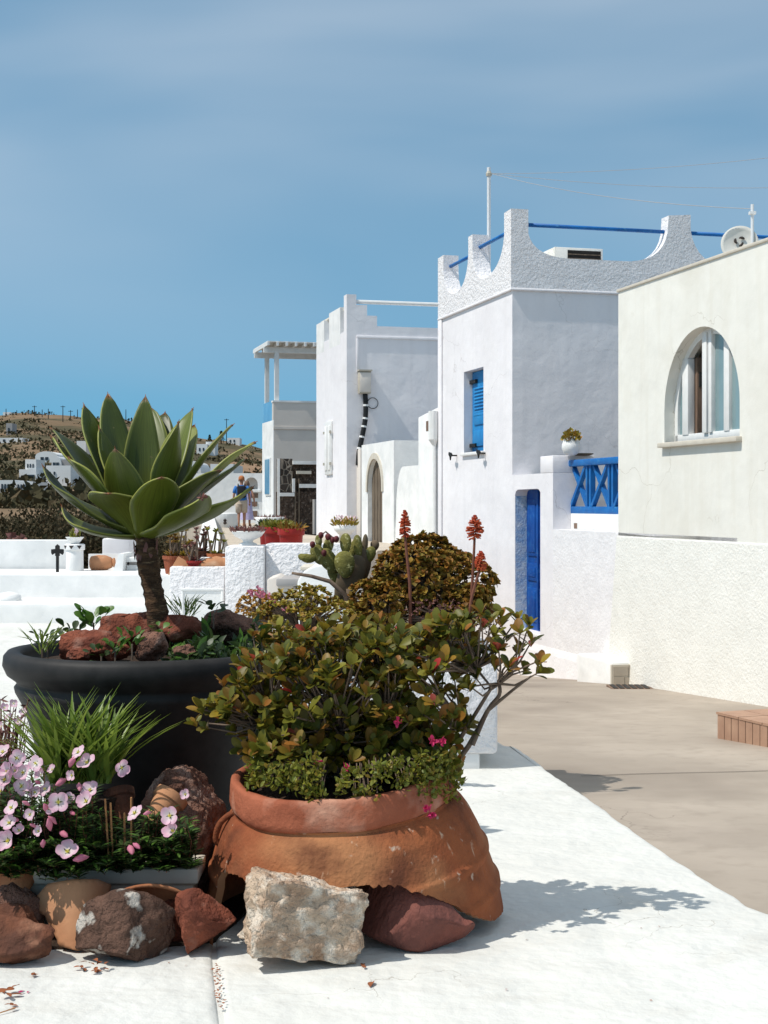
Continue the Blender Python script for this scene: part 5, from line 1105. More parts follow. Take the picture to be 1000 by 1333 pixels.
# ---- agave
ag = P(197, 770, BZ); tr = thing('agave_plant', 'big green agave rosette on a brown trunk in the dark bowl', 'agave', (P(205, 0, BZ).x, BZ, SZ))
tp = [P(207, 845, BZ), P(206, 815, BZ), P(202, 780, BZ), P(195, 745, BZ), P(190, 712, BZ), P(188, 695, BZ)]
pts = smooth_poly(tp, 8); mb = MB(); rad = [(.044 - .002 * math.sin(i * .4) + .004 * (i % 3 == 0)) + .006 * max(0, 1 - i / 8) for i in range(len(pts))]
mb.tube(pts, rad, 18); mb.v = [tuple(Vector(v) + Vector((noise.noise(Vector(v) * 25), noise.noise(Vector(v) * 25 + Vector((9, 0, 0))), 0)) * .006) for v in mb.v]
mb.build('trunk', 'bark', tr, smooth=True)
rd = random.Random(1)
# dead frill under the rosette
it = [];
for i in range(34):
    a = rd.uniform(0, 6.28); it.append((P(190, 716, BZ) + Vector((math.cos(a) * .045, math.sin(a) * .045, rd.uniform(-.02, .02))), Vector((math.cos(a) * .35, math.sin(a) * .25, rd.choice([-1, .8]))), Vector((math.cos(a), math.sin(a), 0)), .035, .018))
leaves_mesh('dead_leaf_frill', it, T_LAN, 'leaf_mauve', tr)
base = P(187, 700, BZ)
def agave_leaf(tip, dy, W, bow=(0, 0), m='leaf_agave', cup=.30, fold=0, b0=None, peak=.56):
    """tip pixel, tip distance offset dy from the axis (m), full width W, bow = control offset (x px, y px) """
    T = P(tip[0], tip[1], BZ + dy); hv = Vector((T.x - base.x, dy, 0)); hl = hv.length; h = hv.normalized()
    B = base + h * .03 + Vector((0, 0, (T.z - base.z) * .04))
    s = BZ / F; Cc = (B + T) / 2 + Vector((bow[0] * s, 0, -bow[1] * s)); n = 18; k = 8; vs = []
    L = (T - B).length; rl = random.Random(int(tip[0] * 13 + tip[1])); tilt = rl.uniform(-.22, .22); curl = rl.uniform(-.02, .05); wav = rl.uniform(.002, .008)
    for i in range(n + 1):
        u = i / n; p = B * (1 - u) ** 2 + Cc * 2 * u * (1 - u) + T * u * u; tg = ((Cc - B) * (1 - u) + (T - Cc) * u).normalized(); p = p + h * curl * max(0, u - .6) ** 2 / .16 * .6 + Vector((0, 0, -curl * .6 * max(0, u - .6) ** 2 / .16 * (1 if hl > .25 else 0)))
        side = Vector((-h.y, h.x, tilt)); side = (side - tg * side.dot(tg)).normalized(); nor = side.cross(tg).normalized()
        if nor.z < 0 and abs(nor.z) > .05: nor = -nor
        if nor.dot(h) > 0 and abs(tg.z) > .7: nor = -nor       # upper face looks to the axis
        if u < peak: w = .42 + .58 * math.sin(math.pi / 2 * (u / peak)) ** 1.3
        else: x = (u - peak) / (1 - peak); w = max(0, 1 - x) ** .72 * (1 + .28 * x)
        w = max(w, .012) * W / 2; cu = cup * (1 - .55 * u)
        for j in range(k + 1):
            q = (j / k - .5) * 2; vs.append(p + side * (w * q) + nor * (cu * w * q * q - .012 * (1 - abs(q)) * (1 - u) + wav * math.sin(u * 11 + tip[0]) * q * abs(q)))
    fs = [(i * (k + 1) + j, i * (k + 1) + j + 1, (i + 1) * (k + 1) + j + 1, (i + 1) * (k + 1) + j) for i in range(n) for j in range(k)]
    mb = MB(); mb.add(vs, fs); me = bpy.data.meshes.new('leaf'); me.from_pydata(mb.v, [], mb.f); me.materials.append(MATS[m]); me.polygons.foreach_set('use_smooth', [True] * len(me.polygons))
    uvl = me.uv_layers.new(name='UVMap'); vi = np.empty(len(me.loops), int); me.loops.foreach_get('vertex_index', vi)
    uvl.data.foreach_set('uv', np.c_[(vi % (k + 1)) / k * 2 - 1, (vi // (k + 1)) / n].ravel())
    o = link('leaf', me, tr); sol = o.modifiers.new('thick', 'SOLIDIFY'); sol.thickness = .006; sol.offset = 0
    # dry spine at the tip
    T = (vs[-1] + vs[-1 - k]) / 2; d = (T - (vs[-2 - k] + vs[-2 - 2 * k]) / 2).normalized(); sp = MB().tube([T - d * .012, T + d * .012], [.0035, .0008], 5).build('spine', 'dry_leaf', o)
    sp.matrix_parent_inverse = WORLD[tr.name].inverted() @ Matrix() if False else Matrix()
    sp.parent = o; sp.matrix_parent_inverse = (o.matrix_parent_inverse.inverted() @ WORLD[tr.name].inverted()) if False else Matrix()
    return o
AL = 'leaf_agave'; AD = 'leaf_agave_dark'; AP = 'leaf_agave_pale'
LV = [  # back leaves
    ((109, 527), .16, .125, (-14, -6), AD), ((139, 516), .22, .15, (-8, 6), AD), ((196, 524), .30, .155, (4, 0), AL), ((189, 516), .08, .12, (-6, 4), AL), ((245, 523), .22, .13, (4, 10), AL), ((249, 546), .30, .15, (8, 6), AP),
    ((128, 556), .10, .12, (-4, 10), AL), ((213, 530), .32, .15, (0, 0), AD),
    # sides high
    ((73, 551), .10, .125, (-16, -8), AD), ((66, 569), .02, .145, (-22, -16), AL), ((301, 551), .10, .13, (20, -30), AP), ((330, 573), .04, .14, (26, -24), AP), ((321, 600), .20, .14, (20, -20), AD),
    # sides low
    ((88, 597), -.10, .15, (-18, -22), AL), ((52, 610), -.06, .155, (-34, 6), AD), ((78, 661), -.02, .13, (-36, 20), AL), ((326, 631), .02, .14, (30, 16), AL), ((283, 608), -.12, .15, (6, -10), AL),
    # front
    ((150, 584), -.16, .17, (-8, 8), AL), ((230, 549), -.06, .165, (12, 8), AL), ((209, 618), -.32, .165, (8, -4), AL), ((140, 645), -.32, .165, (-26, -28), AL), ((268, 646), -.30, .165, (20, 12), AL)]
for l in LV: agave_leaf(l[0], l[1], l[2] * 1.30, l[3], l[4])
# withered curls on damaged leaves
for (px, py, dy) in ((263, 647, -.305),):
    c = P(px, py, BZ + dy); it = [(c + rdir(rd) * .006, rdir(rd), rdir(rd), .024, .014) for _ in range(9)]; leaves_mesh('withered_tip', it, T_LAN, 'leaf_mauve', tr)

# rocks and weeds in the bowl
def lr(px, py, w, h, dep, Z, m, seed, label, cuts=7, **k):
    c = P(px, py, Z); s = Z / F; o = rock('lava_rock', m, c, (w / 2 * s * 1.12, dep, h / 2 * s * 1.15), seed, (0, 0, seed), cuts, .16, **k); tag(o, label, 'rock'); return o
lr(112, 842, 70, 40, .10, 5.95, 'lava_red', 3, 'red lava rock at the left inside the dark bowl')
lr(168, 818, 96, 50, .13, 6.25, 'lava_red', 5, 'long red lava rock behind the agave trunk base')
lr(196, 842, 42, 46, .07, 5.86, 'lava_brown', 8, 'pointed pale brown stone before the agave trunk')
lr(152, 846, 30, 34, .06, 5.9, 'lava_red', 11, 'small red stone between two weeds in the dark bowl')
lr(232, 820, 50, 40, .10, 6.2, 'lava_red', 14, 'red lava rock right behind the agave trunk')
lr(105, 852, 34, 16, .05, 5.82, 'lava_red', 15, 'flat red stone by the rim of the dark bowl')
lr(240, 850, 28, 20, .05, 5.85, 'lava_brown', 16, 'small brown stone under the green ground cover')
lr(300, 818, 70, 42, .12, 6.35, 'lava_brown', 19, 'dark rock half buried in green ground cover')
def weed(px, py, Z, n, L, W, m, seed, label, tpl=T_OBO, up=.5, name='weed', spread=1.6):
    L *= .68 if tpl is T_OBO else .85; W *= .68 if tpl is T_OBO else .8; n = int(n * 1.5)
    c = P(px, py, Z); t = thing(name, label, 'plant', c); rd = random.Random(seed); it = []
    for i in range(n):
        a = rd.uniform(0, 6.28); d = Vector((math.cos(a), math.sin(a), up + rd.uniform(-.2, .8))); it.append((c + Vector((math.cos(a), math.sin(a), 0)) * rd.uniform(0, .035) * spread + Vector((0, 0, rd.uniform(-.02, .045))), d + rdir(rd) * .35, Vector((0, 0, 1)) + rdir(rd) * .5, L * rd.uniform(.6, 1.1), W * rd.uniform(.7, 1.1)))
    leaves_mesh('leaves', it, tpl, m, t); MB().tube([c - Vector((0, 0, .06)), c + Vector((0, 0, .005))], .004, 5).build('stem', 'twig', t); return t
weed(55, 846, 5.95, 26, .12, .012, 'leaf_blade', 1, 'spiky grass tuft at the left rim of the dark bowl', T_LAN, 1.0)
weed(62, 838, 5.95, 12, .05, .03, 'leaf_dark', 12, 'tiny weed beside the spiky grass tuft')
weed(122, 812, 6.3, 16, .085, .055, 'leaf_bright', 2, 'leafy green weed behind the red lava rocks', up=.9); weed(95, 828, 6.2, 12, .08, .05, 'leaf_dark', 3, 'low dark weed behind the left lava rock')
weed(150, 850, 5.8, 9, .075, .045, 'leaf_bright', 4, 'broad leaved weed between the red stones', up=.6); weed(172, 840, 5.8, 8, .07, .035, 'leaf_bright', 5, 'upright green weed beside the pointed stone', up=1.1)
weed(132, 853, 5.78, 7, .06, .04, 'leaf_dark', 6, 'dark weed hanging over the bowl rim'); weed(212, 830, 5.9, 10, .05, .04, 'leaf_bright', 7, 'small bright weed at the agave trunk base')
weed(240, 802, 6.3, 30, .10, .010, 'leaf_blade', 8, 'pale grass tuft right behind the agave trunk', T_LAN, 1.1)
weed(278, 800, 6.2, 7, .075, .06, 'leaf_dark', 9, 'round leaved dark weed above the ground cover', up=.5)
t = thing('ground_cover', 'dense dark green ground cover filling the right of the dark bowl', 'plant', (P(285, 0, 6.1).x, 6.1, SZ)); it = []; rd = random.Random(17)
while len(it) < 900:
    px, Z = rd.uniform(222, 345), rd.uniform(5.72, 6.5); p = P(px, 0, Z)
    if (Vector((p.x, Z, 0)) - Vector((bc.x, BZ, 0))).length > .52: continue
    p.z = SZ + rd.uniform(-.01, .13) * (.6 + .4 * math.sin(px * .1)); it.append((p, rdir(rd) + Vector((0, 0, .5)), rdir(rd) + Vector((0, 0, 1)), .055 * rd.uniform(.6, 1.2), .026))
stuff(leaves_mesh('leaves', it, T_LAN, 'leaf_dark', t)); leaves_mesh('bright_leaves', [(a + Vector((0, 0, .02)), b, c, d, e) for a, b, c, d, e in it[:130]], T_LAN, 'leaf_bright', t)['kind'] = 'stuff'

# ---- broken terracotta jar
JZ = 5.32; jc = Vector((P(463, 0, JZ).x, JZ, 0))
t = thing('broken_jar', 'broken terracotta jar neck with pink rim propped over stones', 'jar', jc)
Rt = Matrix.Rotation(R(-4.5), 3, 'Y') @ Matrix.Rotation(R(6), 3, 'X') @ Matrix(((1, 0, -.02), (0, 1, 0), (0, 0, 1)))
prof = [(0, .538), (.05, .534), (.085, .530), (.10, .537), (.115, .536), (.13, .523), (.18, .511), (.215, .503), (.228, .509), (.242, .508), (.254, .495), (.30, .479), (.33, .466), (.36, .453), (.372, .447), (.40, .430), (.425, .410), (.432, .398), (.440, .396), (.448, .402)]
rim = [(.442, .396), (.452, .403), (.47, .404), (.52, .396), (.54, .392), (.548, .388), (.551, .380), (.550, .366), (.54, .356), (.48, .360), (.44, .364)]
def jr(h): return float(np.interp(h, [p[0] for p in prof], [p[1] for p in prof]))
def hb(phi):   # lower broken edge, phi in degrees from the camera side, + to the right
    k = [(-180, 0), (-86, 0), (-80, .015), (-71, .03), (-68, .16), (-64, .275), (-56, .29), (-40, .285), (-20, .288), (0, .288), (14, .283), (22, .265), (36, .195), (48, .12), (58, .06), (66, .025), (74, .012), (84, .0), (120, .05), (180, 0)]
    e = float(np.interp(phi, [a for a, _ in k], [b for _, b in k])); return max(0, e + .012 * noise.noise(Vector((phi * .11, 3, 0))) + .010 * noise.noise(Vector((phi * .5, 7, 0))) + .006 * noise.noise(Vector((phi * 1.7, 2, 0))))
NA = 300; hs = sorted(set([p[0] for p in prof] + [i * .0125 for i in range(36)])); hs = [h for h in hs if h <= .448]
def jp(phi, h, off=0):
    a = R(phi); r = jr(h) + off + .004 * noise.noise(Vector((math.cos(a) * 3, math.sin(a) * 3, h * 6))); return jc + Rt @ Vector((r * math.sin(a), -r * math.cos(a), h))
vs = []; fs = []; m = len(hs)
for i in range(NA):
    phi = -180 + 360 * i / NA; e = hb(phi)
    for h in hs: vs.append(jp(phi, max(h, e)))
    for h in hs: vs.append(jp(phi, max(h, e), -.028))
S = 2 * m; edge_f = []
for i in range(NA):
    j = (i + 1) % NA; e0, e1 = hb(-180 + 360 * i / NA), hb(-180 + 360 * j / NA)
    for k in range(m - 1):
        if hs[k + 1] <= min(e0, e1): continue
        fs.append((i * S + k, j * S + k, j * S + k + 1, i * S + k + 1)); fs.append((i * S + m + k, i * S + m + k + 1, j * S + m + k + 1, j * S + m + k))
    fs.append((i * S, i * S + m, j * S + m, j * S)); edge_f.append(len(fs) - 1)
me = bpy.data.meshes.new('shoulder'); me.from_pydata([tuple(v) for v in vs], [], fs); me.materials.append(MATS['terracotta_jar']); me.materials.append(MATS['terracotta_pale'])
for q in edge_f: me.polygons[q].material_index = 1
bm = bmesh.new(); bm.from_mesh(me); bmesh.ops.remove_doubles(bm, verts=bm.verts, dist=.0004); bmesh.ops.recalc_face_normals(bm, faces=bm.faces); bm.to_mesh(me); bm.free()
me.set_sharp_from_angle(angle=R(45)); me.polygons.foreach_set('use_smooth', [True] * len(me.polygons)); link('shoulder', me, t)
MB().lathe([(r, h) for h, r in rim], jc, 120, Rt, lambda p: Vector((p.x, p.y, 0)) * .022 * noise.noise(p * 5) + Vector((0, 0, .010 * noise.noise(p * 4 + Vector((5, 0, 0))) + .006 * noise.noise(p * 17)))).build('rim', 'terracotta_pink', t, smooth=True)
MB().lathe([(.37, .40), (.372, .46), (.2, .49), (.02, .50)], jc, 40, Rt).build('soil', 'soil', t, smooth=True)
# inner pot that really carries the earth, seen dark inside
MB().lathe([(.16, .06), (.22, .10), (.30, .36), (.325, .41)], jc + Vector((.02, .12, 0)), 32).build('inner_pot', 'terracotta_dark', t, smooth=True)
hp = [jp(-80, .435, -.01), jp(-80, .432, .018), jp(-80, .40, .026), jp(-80, .35, .014), jp(-80, .33, -.01)]
MB().tube(smooth_poly(hp, 5), .011, 10).build('handle', 'terracotta_jar', t, smooth=True)

# ---- stones around
def stone(name, m, px, py, w, h, dep, Z, seed, label, rot=(0, 0, 0), cuts=9, amp=.08, cat='stone', sub=5, fine=.03, zmin=0, dr=(.55, .82)):
    s = Z / F; c = P(px, py, Z); o = rock(name, m, c, (w / 2 * s * 1.1, dep, h / 2 * s * 1.1), seed, rot, cuts, amp, sub=sub, fine=fine, dr=dr); tag(o, label, cat)
    low = min(v.co.z for v in o.data.vertices)
    for v in o.data.vertices: v.co.z += zmin - low - .006
    return o
# pale squared block
bm = bmesh.new(); bmesh.ops.create_cube(bm, size=1); bmesh.ops.bevel(bm, geom=list(bm.edges), offset=.07, segments=2, affect='EDGES', profile=.6); bmesh.ops.subdivide_edges(bm, edges=list(bm.edges), cuts=7, use_grid_fill=True); bmesh.ops.triangulate(bm, faces=bm.faces)
bmesh.ops.subdivide_edges(bm, edges=list(bm.edges), cuts=1, use_grid_fill=True)
s = 4.78 / F; Mx = Matrix.Translation(P(395, 1199, 4.79)) @ Matrix.Rotation(R(17), 4, 'Z') @ Matrix.Rotation(R(10), 4, 'Y')
for v in bm.verts:
    p = v.co.copy(); q = p * 5 + Vector((4, 2, 1)); p += p.normalized() * (.08 * noise.noise(p * 2.2 + Vector((3, 0, 0))) + .05 * noise.fractal(q * 1.4, .8, 2, 5) - .06 * max(0, noise.noise(p * 3.5 + Vector((8, 2, 0)))))
    if p.x > .1: p.z *= .97
    v.co = Mx @ Vector((p.x * 140 * s, p.y * .22, p.z * 96 * s))
low = min(v.co.z for v in bm.verts)
for v in bm.verts: v.co.z -= low + .006
me = bpy.data.meshes.new('pale_block'); bm.to_mesh(me); bm.free(); me.materials.append(MATS['granite_pale']); me.polygons.foreach_set('use_smooth', [True] * len(me.polygons)); me.set_sharp_from_angle(angle=R(55))
tag(link('pale_block', me), 'pale squared rough stone block under the broken jar', 'stone')
stone('maroon_stone', 'stone_maroon', 541, 1190, 158, 158, .13, 4.93, 27, 'smooth dark maroon stone propping the broken jar', (0, R(14), R(-20)), 9, .02, fine=.012, dr=(.45, .68))
o = bpy.data.objects['maroon_stone']; zm = max(v.co.z for v in o.data.vertices)
for v in o.data.vertices: v.co.z *= float(np.interp(500 + F * v.co.x / v.co.y, [478, 505, 548, 575, 604], [.20, .262, .25, .20, .115])) / zm
stone('crusted_rock', 'rock_crust', 163, 1211, 136, 92, .12, 4.81, 33, 'round brown rock with white lichen crust before the saucer', cuts=9, amp=.09, dr=(.52, .75))
stone('red_rock', 'lava_red', 262, 1214, 92, 78, .11, 4.88, 35, 'small brick red lava rock beside the broken jar leg', cuts=9, dr=(.5, .72))
o = stone('lava_boulder', 'lava_brown', 238, 1052, 98, 122, .12, 5.38, 38, 'tall porous brown lava boulder behind the flower trough', (0, R(-8), R(30)), 6, .14, sub=6, fine=.05)
for v in o.data.vertices: v.co.z *= 1.0
lift = P(238, 995, 5.38).z - max(v.co.z for v in o.data.vertices)
for v in o.data.vertices:
    if v.co.z > .05: v.co.z += lift * min(1, (v.co.z - .05) / .18)
stone('round_clay_stone', 'terracotta_dark', 22, 1226, 106, 56, .11, 4.80, 44, 'rounded reddish clay stone darkened as if shaded at the white terrace edge', cuts=5, amp=.10, fine=.025)  # darker clay colour stands in for partial shade from the flowers
stone('red_rock_deep', 'lava_red', 228, 1190, 60, 60, .08, 5.0, 48, 'dark red rock in the shade under the saucer', cuts=7)
stone('brown_rock', 'lava_brown', 25, 1170, 70, 70, .08, 5.05, 49, 'brown rock in the shade behind the clay shards', cuts=7)
# curved shards
def shard(name, label, outline, Z, bulge, m, lean=.0, thick=.022, axis='h'):
    """outline in pixels, bent like a piece of a big jar; leans back by lean (m per m of height)"""
    bm = bmesh.new(); xs = [p[0] for p in outline]; ys = [p[1] for p in outline]; cx, cy = sum(xs) / len(xs), sum(ys) / len(ys)
    f = bm.faces.new([bm.verts.new((x, y, 0)) for x, y in outline]); bmesh.ops.triangulate(bm, faces=bm.faces)
    for _ in range(4): bmesh.ops.subdivide_edges(bm, edges=[e for e in bm.edges if e.calc_length() > 9], cuts=1); bmesh.ops.triangulate(bm, faces=bm.faces)
    hx = (max(xs) - min(xs)) / 2; hy = (max(ys) - min(ys)) / 2; yb = max(ys)
    for v in bm.verts:
        x, y = v.co.x, v.co.y; q = ((x - cx) / hx) if axis == 'h' else ((y - cy) / hy); d = bulge * (q * q); hgt = (yb - y) * Z / F
        x += 1.6 * noise.noise(Vector((x * .15, y * .15, 0))); v.co = P(x, y, Z + d + lean * hgt)
    low = min(v.co.z for v in bm.verts)
    for v in bm.verts: v.co.z -= low + .004 if low > -.2 else 0
    me = bpy.data.meshes.new(name); bm.to_mesh(me); bm.free(); me.materials.append(MATS[m]); me.polygons.foreach_set('use_smooth', [True] * len(me.polygons))
    o = link(name, me); s_ = o.modifiers.new('t', 'SOLIDIFY'); s_.thickness = thick; s_.offset = 1; return tag(o, label, 'shard')
shard('clay_shard', 'curved pale brown jar shard between clay stone and crusted rock', [(36, 1188), (62, 1158), (95, 1152), (128, 1152), (146, 1160), (140, 1185), (122, 1205), (128, 1225), (140, 1243), (98, 1245), (78, 1240), (70, 1222), (58, 1200)], 4.86, .12, 'terracotta_pale', .35)
o = shard('clay_shard', 'smooth terracotta jar shard leaning on the rounded clay stone', [(-20, 1120), (20, 1116), (44, 1118), (56, 1132), (48, 1158), (30, 1186), (12, 1200), (-20, 1212)], 4.98, .12, 'terracotta', .4)
for v in o.data.vertices: v.co.z += .04
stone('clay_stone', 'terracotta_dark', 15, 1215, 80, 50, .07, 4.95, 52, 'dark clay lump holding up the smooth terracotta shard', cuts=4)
# saucer leaning over the rocks
sc_c = P(195, 1182, 5.0); mtx = Matrix.Rotation(R(-62), 3, 'X') @ Matrix.Rotation(R(6), 3, 'Z'); mtx = Vector((.12, -1, -.28)).to_track_quat('Z', 'Y').to_matrix()
t = thing('clay_saucer', 'wide terracotta saucer leaning upright behind the crusted rock', 'saucer', (sc_c.x, sc_c.y, 0))
rr = 82 / F * 5.0
MB().lathe([(.02, -.02), (rr * .86, -.02), (rr * .96, .015), (rr, .02), (rr * 1.01, .03), (rr * .97, .032), (rr * .92, .018), (rr * .84, -.004), (.02, -.004)], Vector((sc_c.x, 4.985, .018)), 60, mtx).build('dish', 'terracotta', t, smooth=True)
# tipped clay pots behind the trough
def tipped(label, px, py, Z, r, h, rot, m):
    c = P(px, py, Z); t = thing('clay_pot', label, 'pot', c); mx = Matrix.Rotation(R(rot[1]), 3, 'Y') @ Matrix.Rotation(R(rot[0]), 3, 'X')
    MB().lathe([(r * .62, -h / 2), (r * .9, h * .22), (r * .98, h * .24), (r * 1.04, h * .26), (r * 1.06, h / 2), (r * .94, h / 2), (r * .85, h * .2), (r * .05, -h * .4)], c, 30, mx).build('pot_body', m, t, smooth=False, bevel=0)
    b = bpy.data.objects[t.name].children[0].data; b.polygons.foreach_set('use_smooth', [True] * len(b.polygons)); b.set_sharp_from_angle(angle=R(35)); return t
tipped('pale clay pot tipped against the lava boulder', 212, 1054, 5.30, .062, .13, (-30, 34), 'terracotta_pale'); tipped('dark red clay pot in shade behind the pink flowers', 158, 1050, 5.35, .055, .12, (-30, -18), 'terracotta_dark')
# ================================================================== FLOWERS IN THE WHITE TROUGH
TZ = 5.19; x0, x1 = P(45, 0, TZ).x, P(256, 0, TZ).x; zt = .225
t = thing('flower_trough', 'white plastic flower trough with flared rim behind the clay stones', 'trough', ((x0 + x1) / 2, TZ, 0))
mb = MB(); ring = lambda e, z: [(x0 - e, TZ - .09 - e, z), (x1 + e, TZ - .09 - e, z), (x1 + e, TZ + .09 + e, z), (x0 - e, TZ + .09 + e, z)]
vs = ring(-.02, 0) + ring(0, zt - .06) + ring(.018, zt - .05) + ring(.02, zt) + ring(-.008, zt + .003) + ring(-.015, zt - .04)
mb.add(vs, [(i * 4 + k, i * 4 + (k + 1) % 4, (i + 1) * 4 + (k + 1) % 4, (i + 1) * 4 + k) for i in range(5) for k in range(4)] + [(3, 2, 1, 0), (20, 21, 22, 23)]); mb.build('trough_body', 'cream_trim', t, bevel=.004)
MB().box(x0 + .02, x1 - .02, TZ - .07, TZ + .07, zt - .06, zt - .02).build('soil', 'soil', t)
pt = thing('primrose_plant', 'pink evening primrose mass with many open flowers in the white trough', 'flowers', ((x0 + x1) / 2, TZ, zt - .02))
rd = random.Random(23); stems = MB(); it = []
def primrose_region(n, x0, x1, y0, y1, Z0, Z1):
    for i in range(n):
        px, py = rd.uniform(x0, x1), rd.uniform(y0, y1); Z = rd.uniform(Z0, Z1); b = P(px + rd.uniform(-8, 8), 1135, rd.uniform(TZ - .05, TZ + .06)); b.z = zt - .03; tip = P(px, py, Z)
        mid = b.lerp(tip, .55) + Vector((rd.uniform(-.02, .02), rd.uniform(-.03, .02), .02)); stems.tube([b, mid, tip], [.0025, .002, .0012], 4, False)
        for k in range(rd.randint(20, 30)):
            u = rd.uniform(.15, 1); p = (b * (1 - u) ** 2 + mid * 2 * u * (1 - u) + tip * u * u); a = rd.uniform(0, 6.28); it.append((p, Vector((math.cos(a), math.sin(a), .5)), Vector((0, 0, 1)) + rdir(rd) * .3, .042 * rd.uniform(.6, 1.2), .0115))
primrose_region(150, -25, 125, 1020, 1128, 4.9, 5.25); primrose_region(70, 120, 250, 1045, 1125, 4.95, 5.15); primrose_region(50, 40, 250, 1085, 1140, 4.9, 5.05); primrose_region(45, -25, 60, 985, 1050, 5.05, 5.3); primrose_region(70, -20, 120, 1095, 1148, 4.88, 4.99); primrose_region(25, 120, 250, 1110, 1138, 4.93, 4.99)
stuff(stems.build('stems', 'aloe_stem', pt)); stuff(leaves_mesh('leaves', it, T_LAN, 'leaf_dark', pt)); it2 = [(a + Vector((0, -.01, .01)), b, c, d, e) for a, b, c, d, e in rd.sample(it, 2400)]; stuff(leaves_mesh('sunlit_leaves', it2, T_LAN, 'leaf_bright', pt))  # brighter green on some leaf copies stands in for sunlight on the foliage
# flower template: four broad crinkled petals as a shallow cup
def flower_mesh(seed, cup):
    r = random.Random(seed); vs = []; fs = []
    for p in range(4):
        a0 = p * math.pi / 2 + r.uniform(-.1, .1); o = len(vs); nu, nv = 5, 7; tw = r.uniform(-.06, .06)
        for i in range(nu + 1):
            u = i / nu; wid = [.10, .55, .95, 1.12, 1.05, .80][i]
            for j in range(nv + 1):
                q = j / nv * 2 - 1; ra = u * (1 - .13 * q * q * u + .05 * (1 - abs(q)) * 0); rr = ra; an = a0 + q * wid * .78; z = cup * u ** 1.3 + .06 * u * u * math.sin(q * 4 + seed + p) + .03 * (p % 2) - .06 * u ** 6 + tw * q * u
                vs.append((rr * math.cos(an), rr * math.sin(an), z))
        fs += [(o + i * (nv + 1) + j, o + i * (nv + 1) + j + 1, o + (i + 1) * (nv + 1) + j + 1, o + (i + 1) * (nv + 1) + j) for i in range(nu) for j in range(nv)]
    me = bpy.data.meshes.new('flower'); me.from_pydata(vs, [], fs); me.polygons.foreach_set('use_smooth', [True] * len(me.polygons)); return me
m_, t_, b_ = new_mat('petal_primrose')
co = nd(t_, 'ShaderNodeTexCoord').outputs['Object']; ln = nd(t_, 'ShaderNodeVectorMath', operation='LENGTH'); t_.links.new(co, ln.inputs[0])
cr = nd(t_, 'ShaderNodeValToRGB'); e = cr.color_ramp.elements; e[0].position = .10; e[0].color = (.80, .78, .38, 1); e[1].position = 1; e[1].color = (.74, .43, .54, 1); x = e.new(.26); x.color = (.80, .70, .70, 1); x = e.new(.7); x.color = (.78, .55, .63, 1)
t_.links.new(ln.outputs['Value'], cr.inputs[0]); t_.links.new(cr.outputs[0], b_.inputs['Base Color']); b_.inputs['Roughness'].default_value = .65
tr_ = nd(t_, 'ShaderNodeBsdfTranslucent'); t_.links.new(cr.outputs[0], tr_.inputs[0]); mx_ = nd(t_, 'ShaderNodeMixShader'); mx_.inputs[0].default_value = .35; t_.links.new(b_.outputs[0], mx_.inputs[1]); t_.links.new(tr_.outputs[0], mx_.inputs[2]); t_.links.new(mx_.outputs[0], t_.nodes['Material Output'].inputs[0])
FM = [flower_mesh(i, c) for i, c in enumerate((.22, .45, .75, .55))]
for f in FM: f.materials.append(MATS['petal_primrose'])
mb = MB(); 
for k in range(7): a = 2 * math.pi * k / 7; mb.tube([(0, 0, .02), (.16 * math.cos(a), .16 * math.sin(a), .28)], [.018, .03], 4)
mb.tube([(0, 0, 0), (0, 0, .42)], [.03, .035], 5); stm = mb.build('stamens', 'petal_yellow'); STM = stm.data; bpy.data.objects.remove(stm)
mb = MB(); mb.lathe([(.05, -1), (.2, -.7), (.42, -.1), (.34, .5), (.10, 1), (.0, 1.05)], (0, 0, 0), 9, None, lambda p: Vector((.06 * math.sin(p.z * 5), .05 * math.cos(p.z * 4), 0))); bo = mb.build('bud', 'petal_bud', smooth=True); BUD = bo.data; bpy.data.objects.remove(bo)
c2 = lambda x, y: (x / 2.76, 850 + y / 2.76)
def put_flower(plant, px, py, Z, size, seed, aim=None):
    r = random.Random(seed * 7 + 1); d = Vector(aim) if aim else Vector((-.25 + r.uniform(-.75, .75), -1, .55 + r.uniform(-.5, .8))); q = d.to_track_quat('Z', 'Y').to_matrix().to_4x4()
    s = size * Z / F / 2; M = Matrix.Translation(P(px, py, Z)) @ q @ Matrix.Rotation(r.uniform(0, 6), 4, 'Z') @ Matrix.Diagonal((s, s * r.uniform(.85, 1.05), s, 1))
    o = bpy.data.objects.new('flower', FM[seed % 4]); COL.objects.link(o); o.parent = plant; o.matrix_basis = WORLD[plant.name].inverted() @ M
    k = bpy.data.objects.new('stamens', STM); COL.objects.link(k); k.parent = o
def put_bud(plant, px, py, Z, size, seed, m=None):
    r = random.Random(seed * 5 + 2); s = size * Z / F / 2; d = Vector((r.uniform(-.6, .6), -.5, r.uniform(-.3, 1))); M = Matrix.Translation(P(px, py, Z)) @ d.to_track_quat('Z', 'Y').to_matrix().to_4x4() @ Matrix.Diagonal((s, s, s, 1))
    o = bpy.data.objects.new('bud', BUD); COL.objects.link(o); o.parent = plant; o.matrix_basis = WORLD[plant.name].inverted() @ M
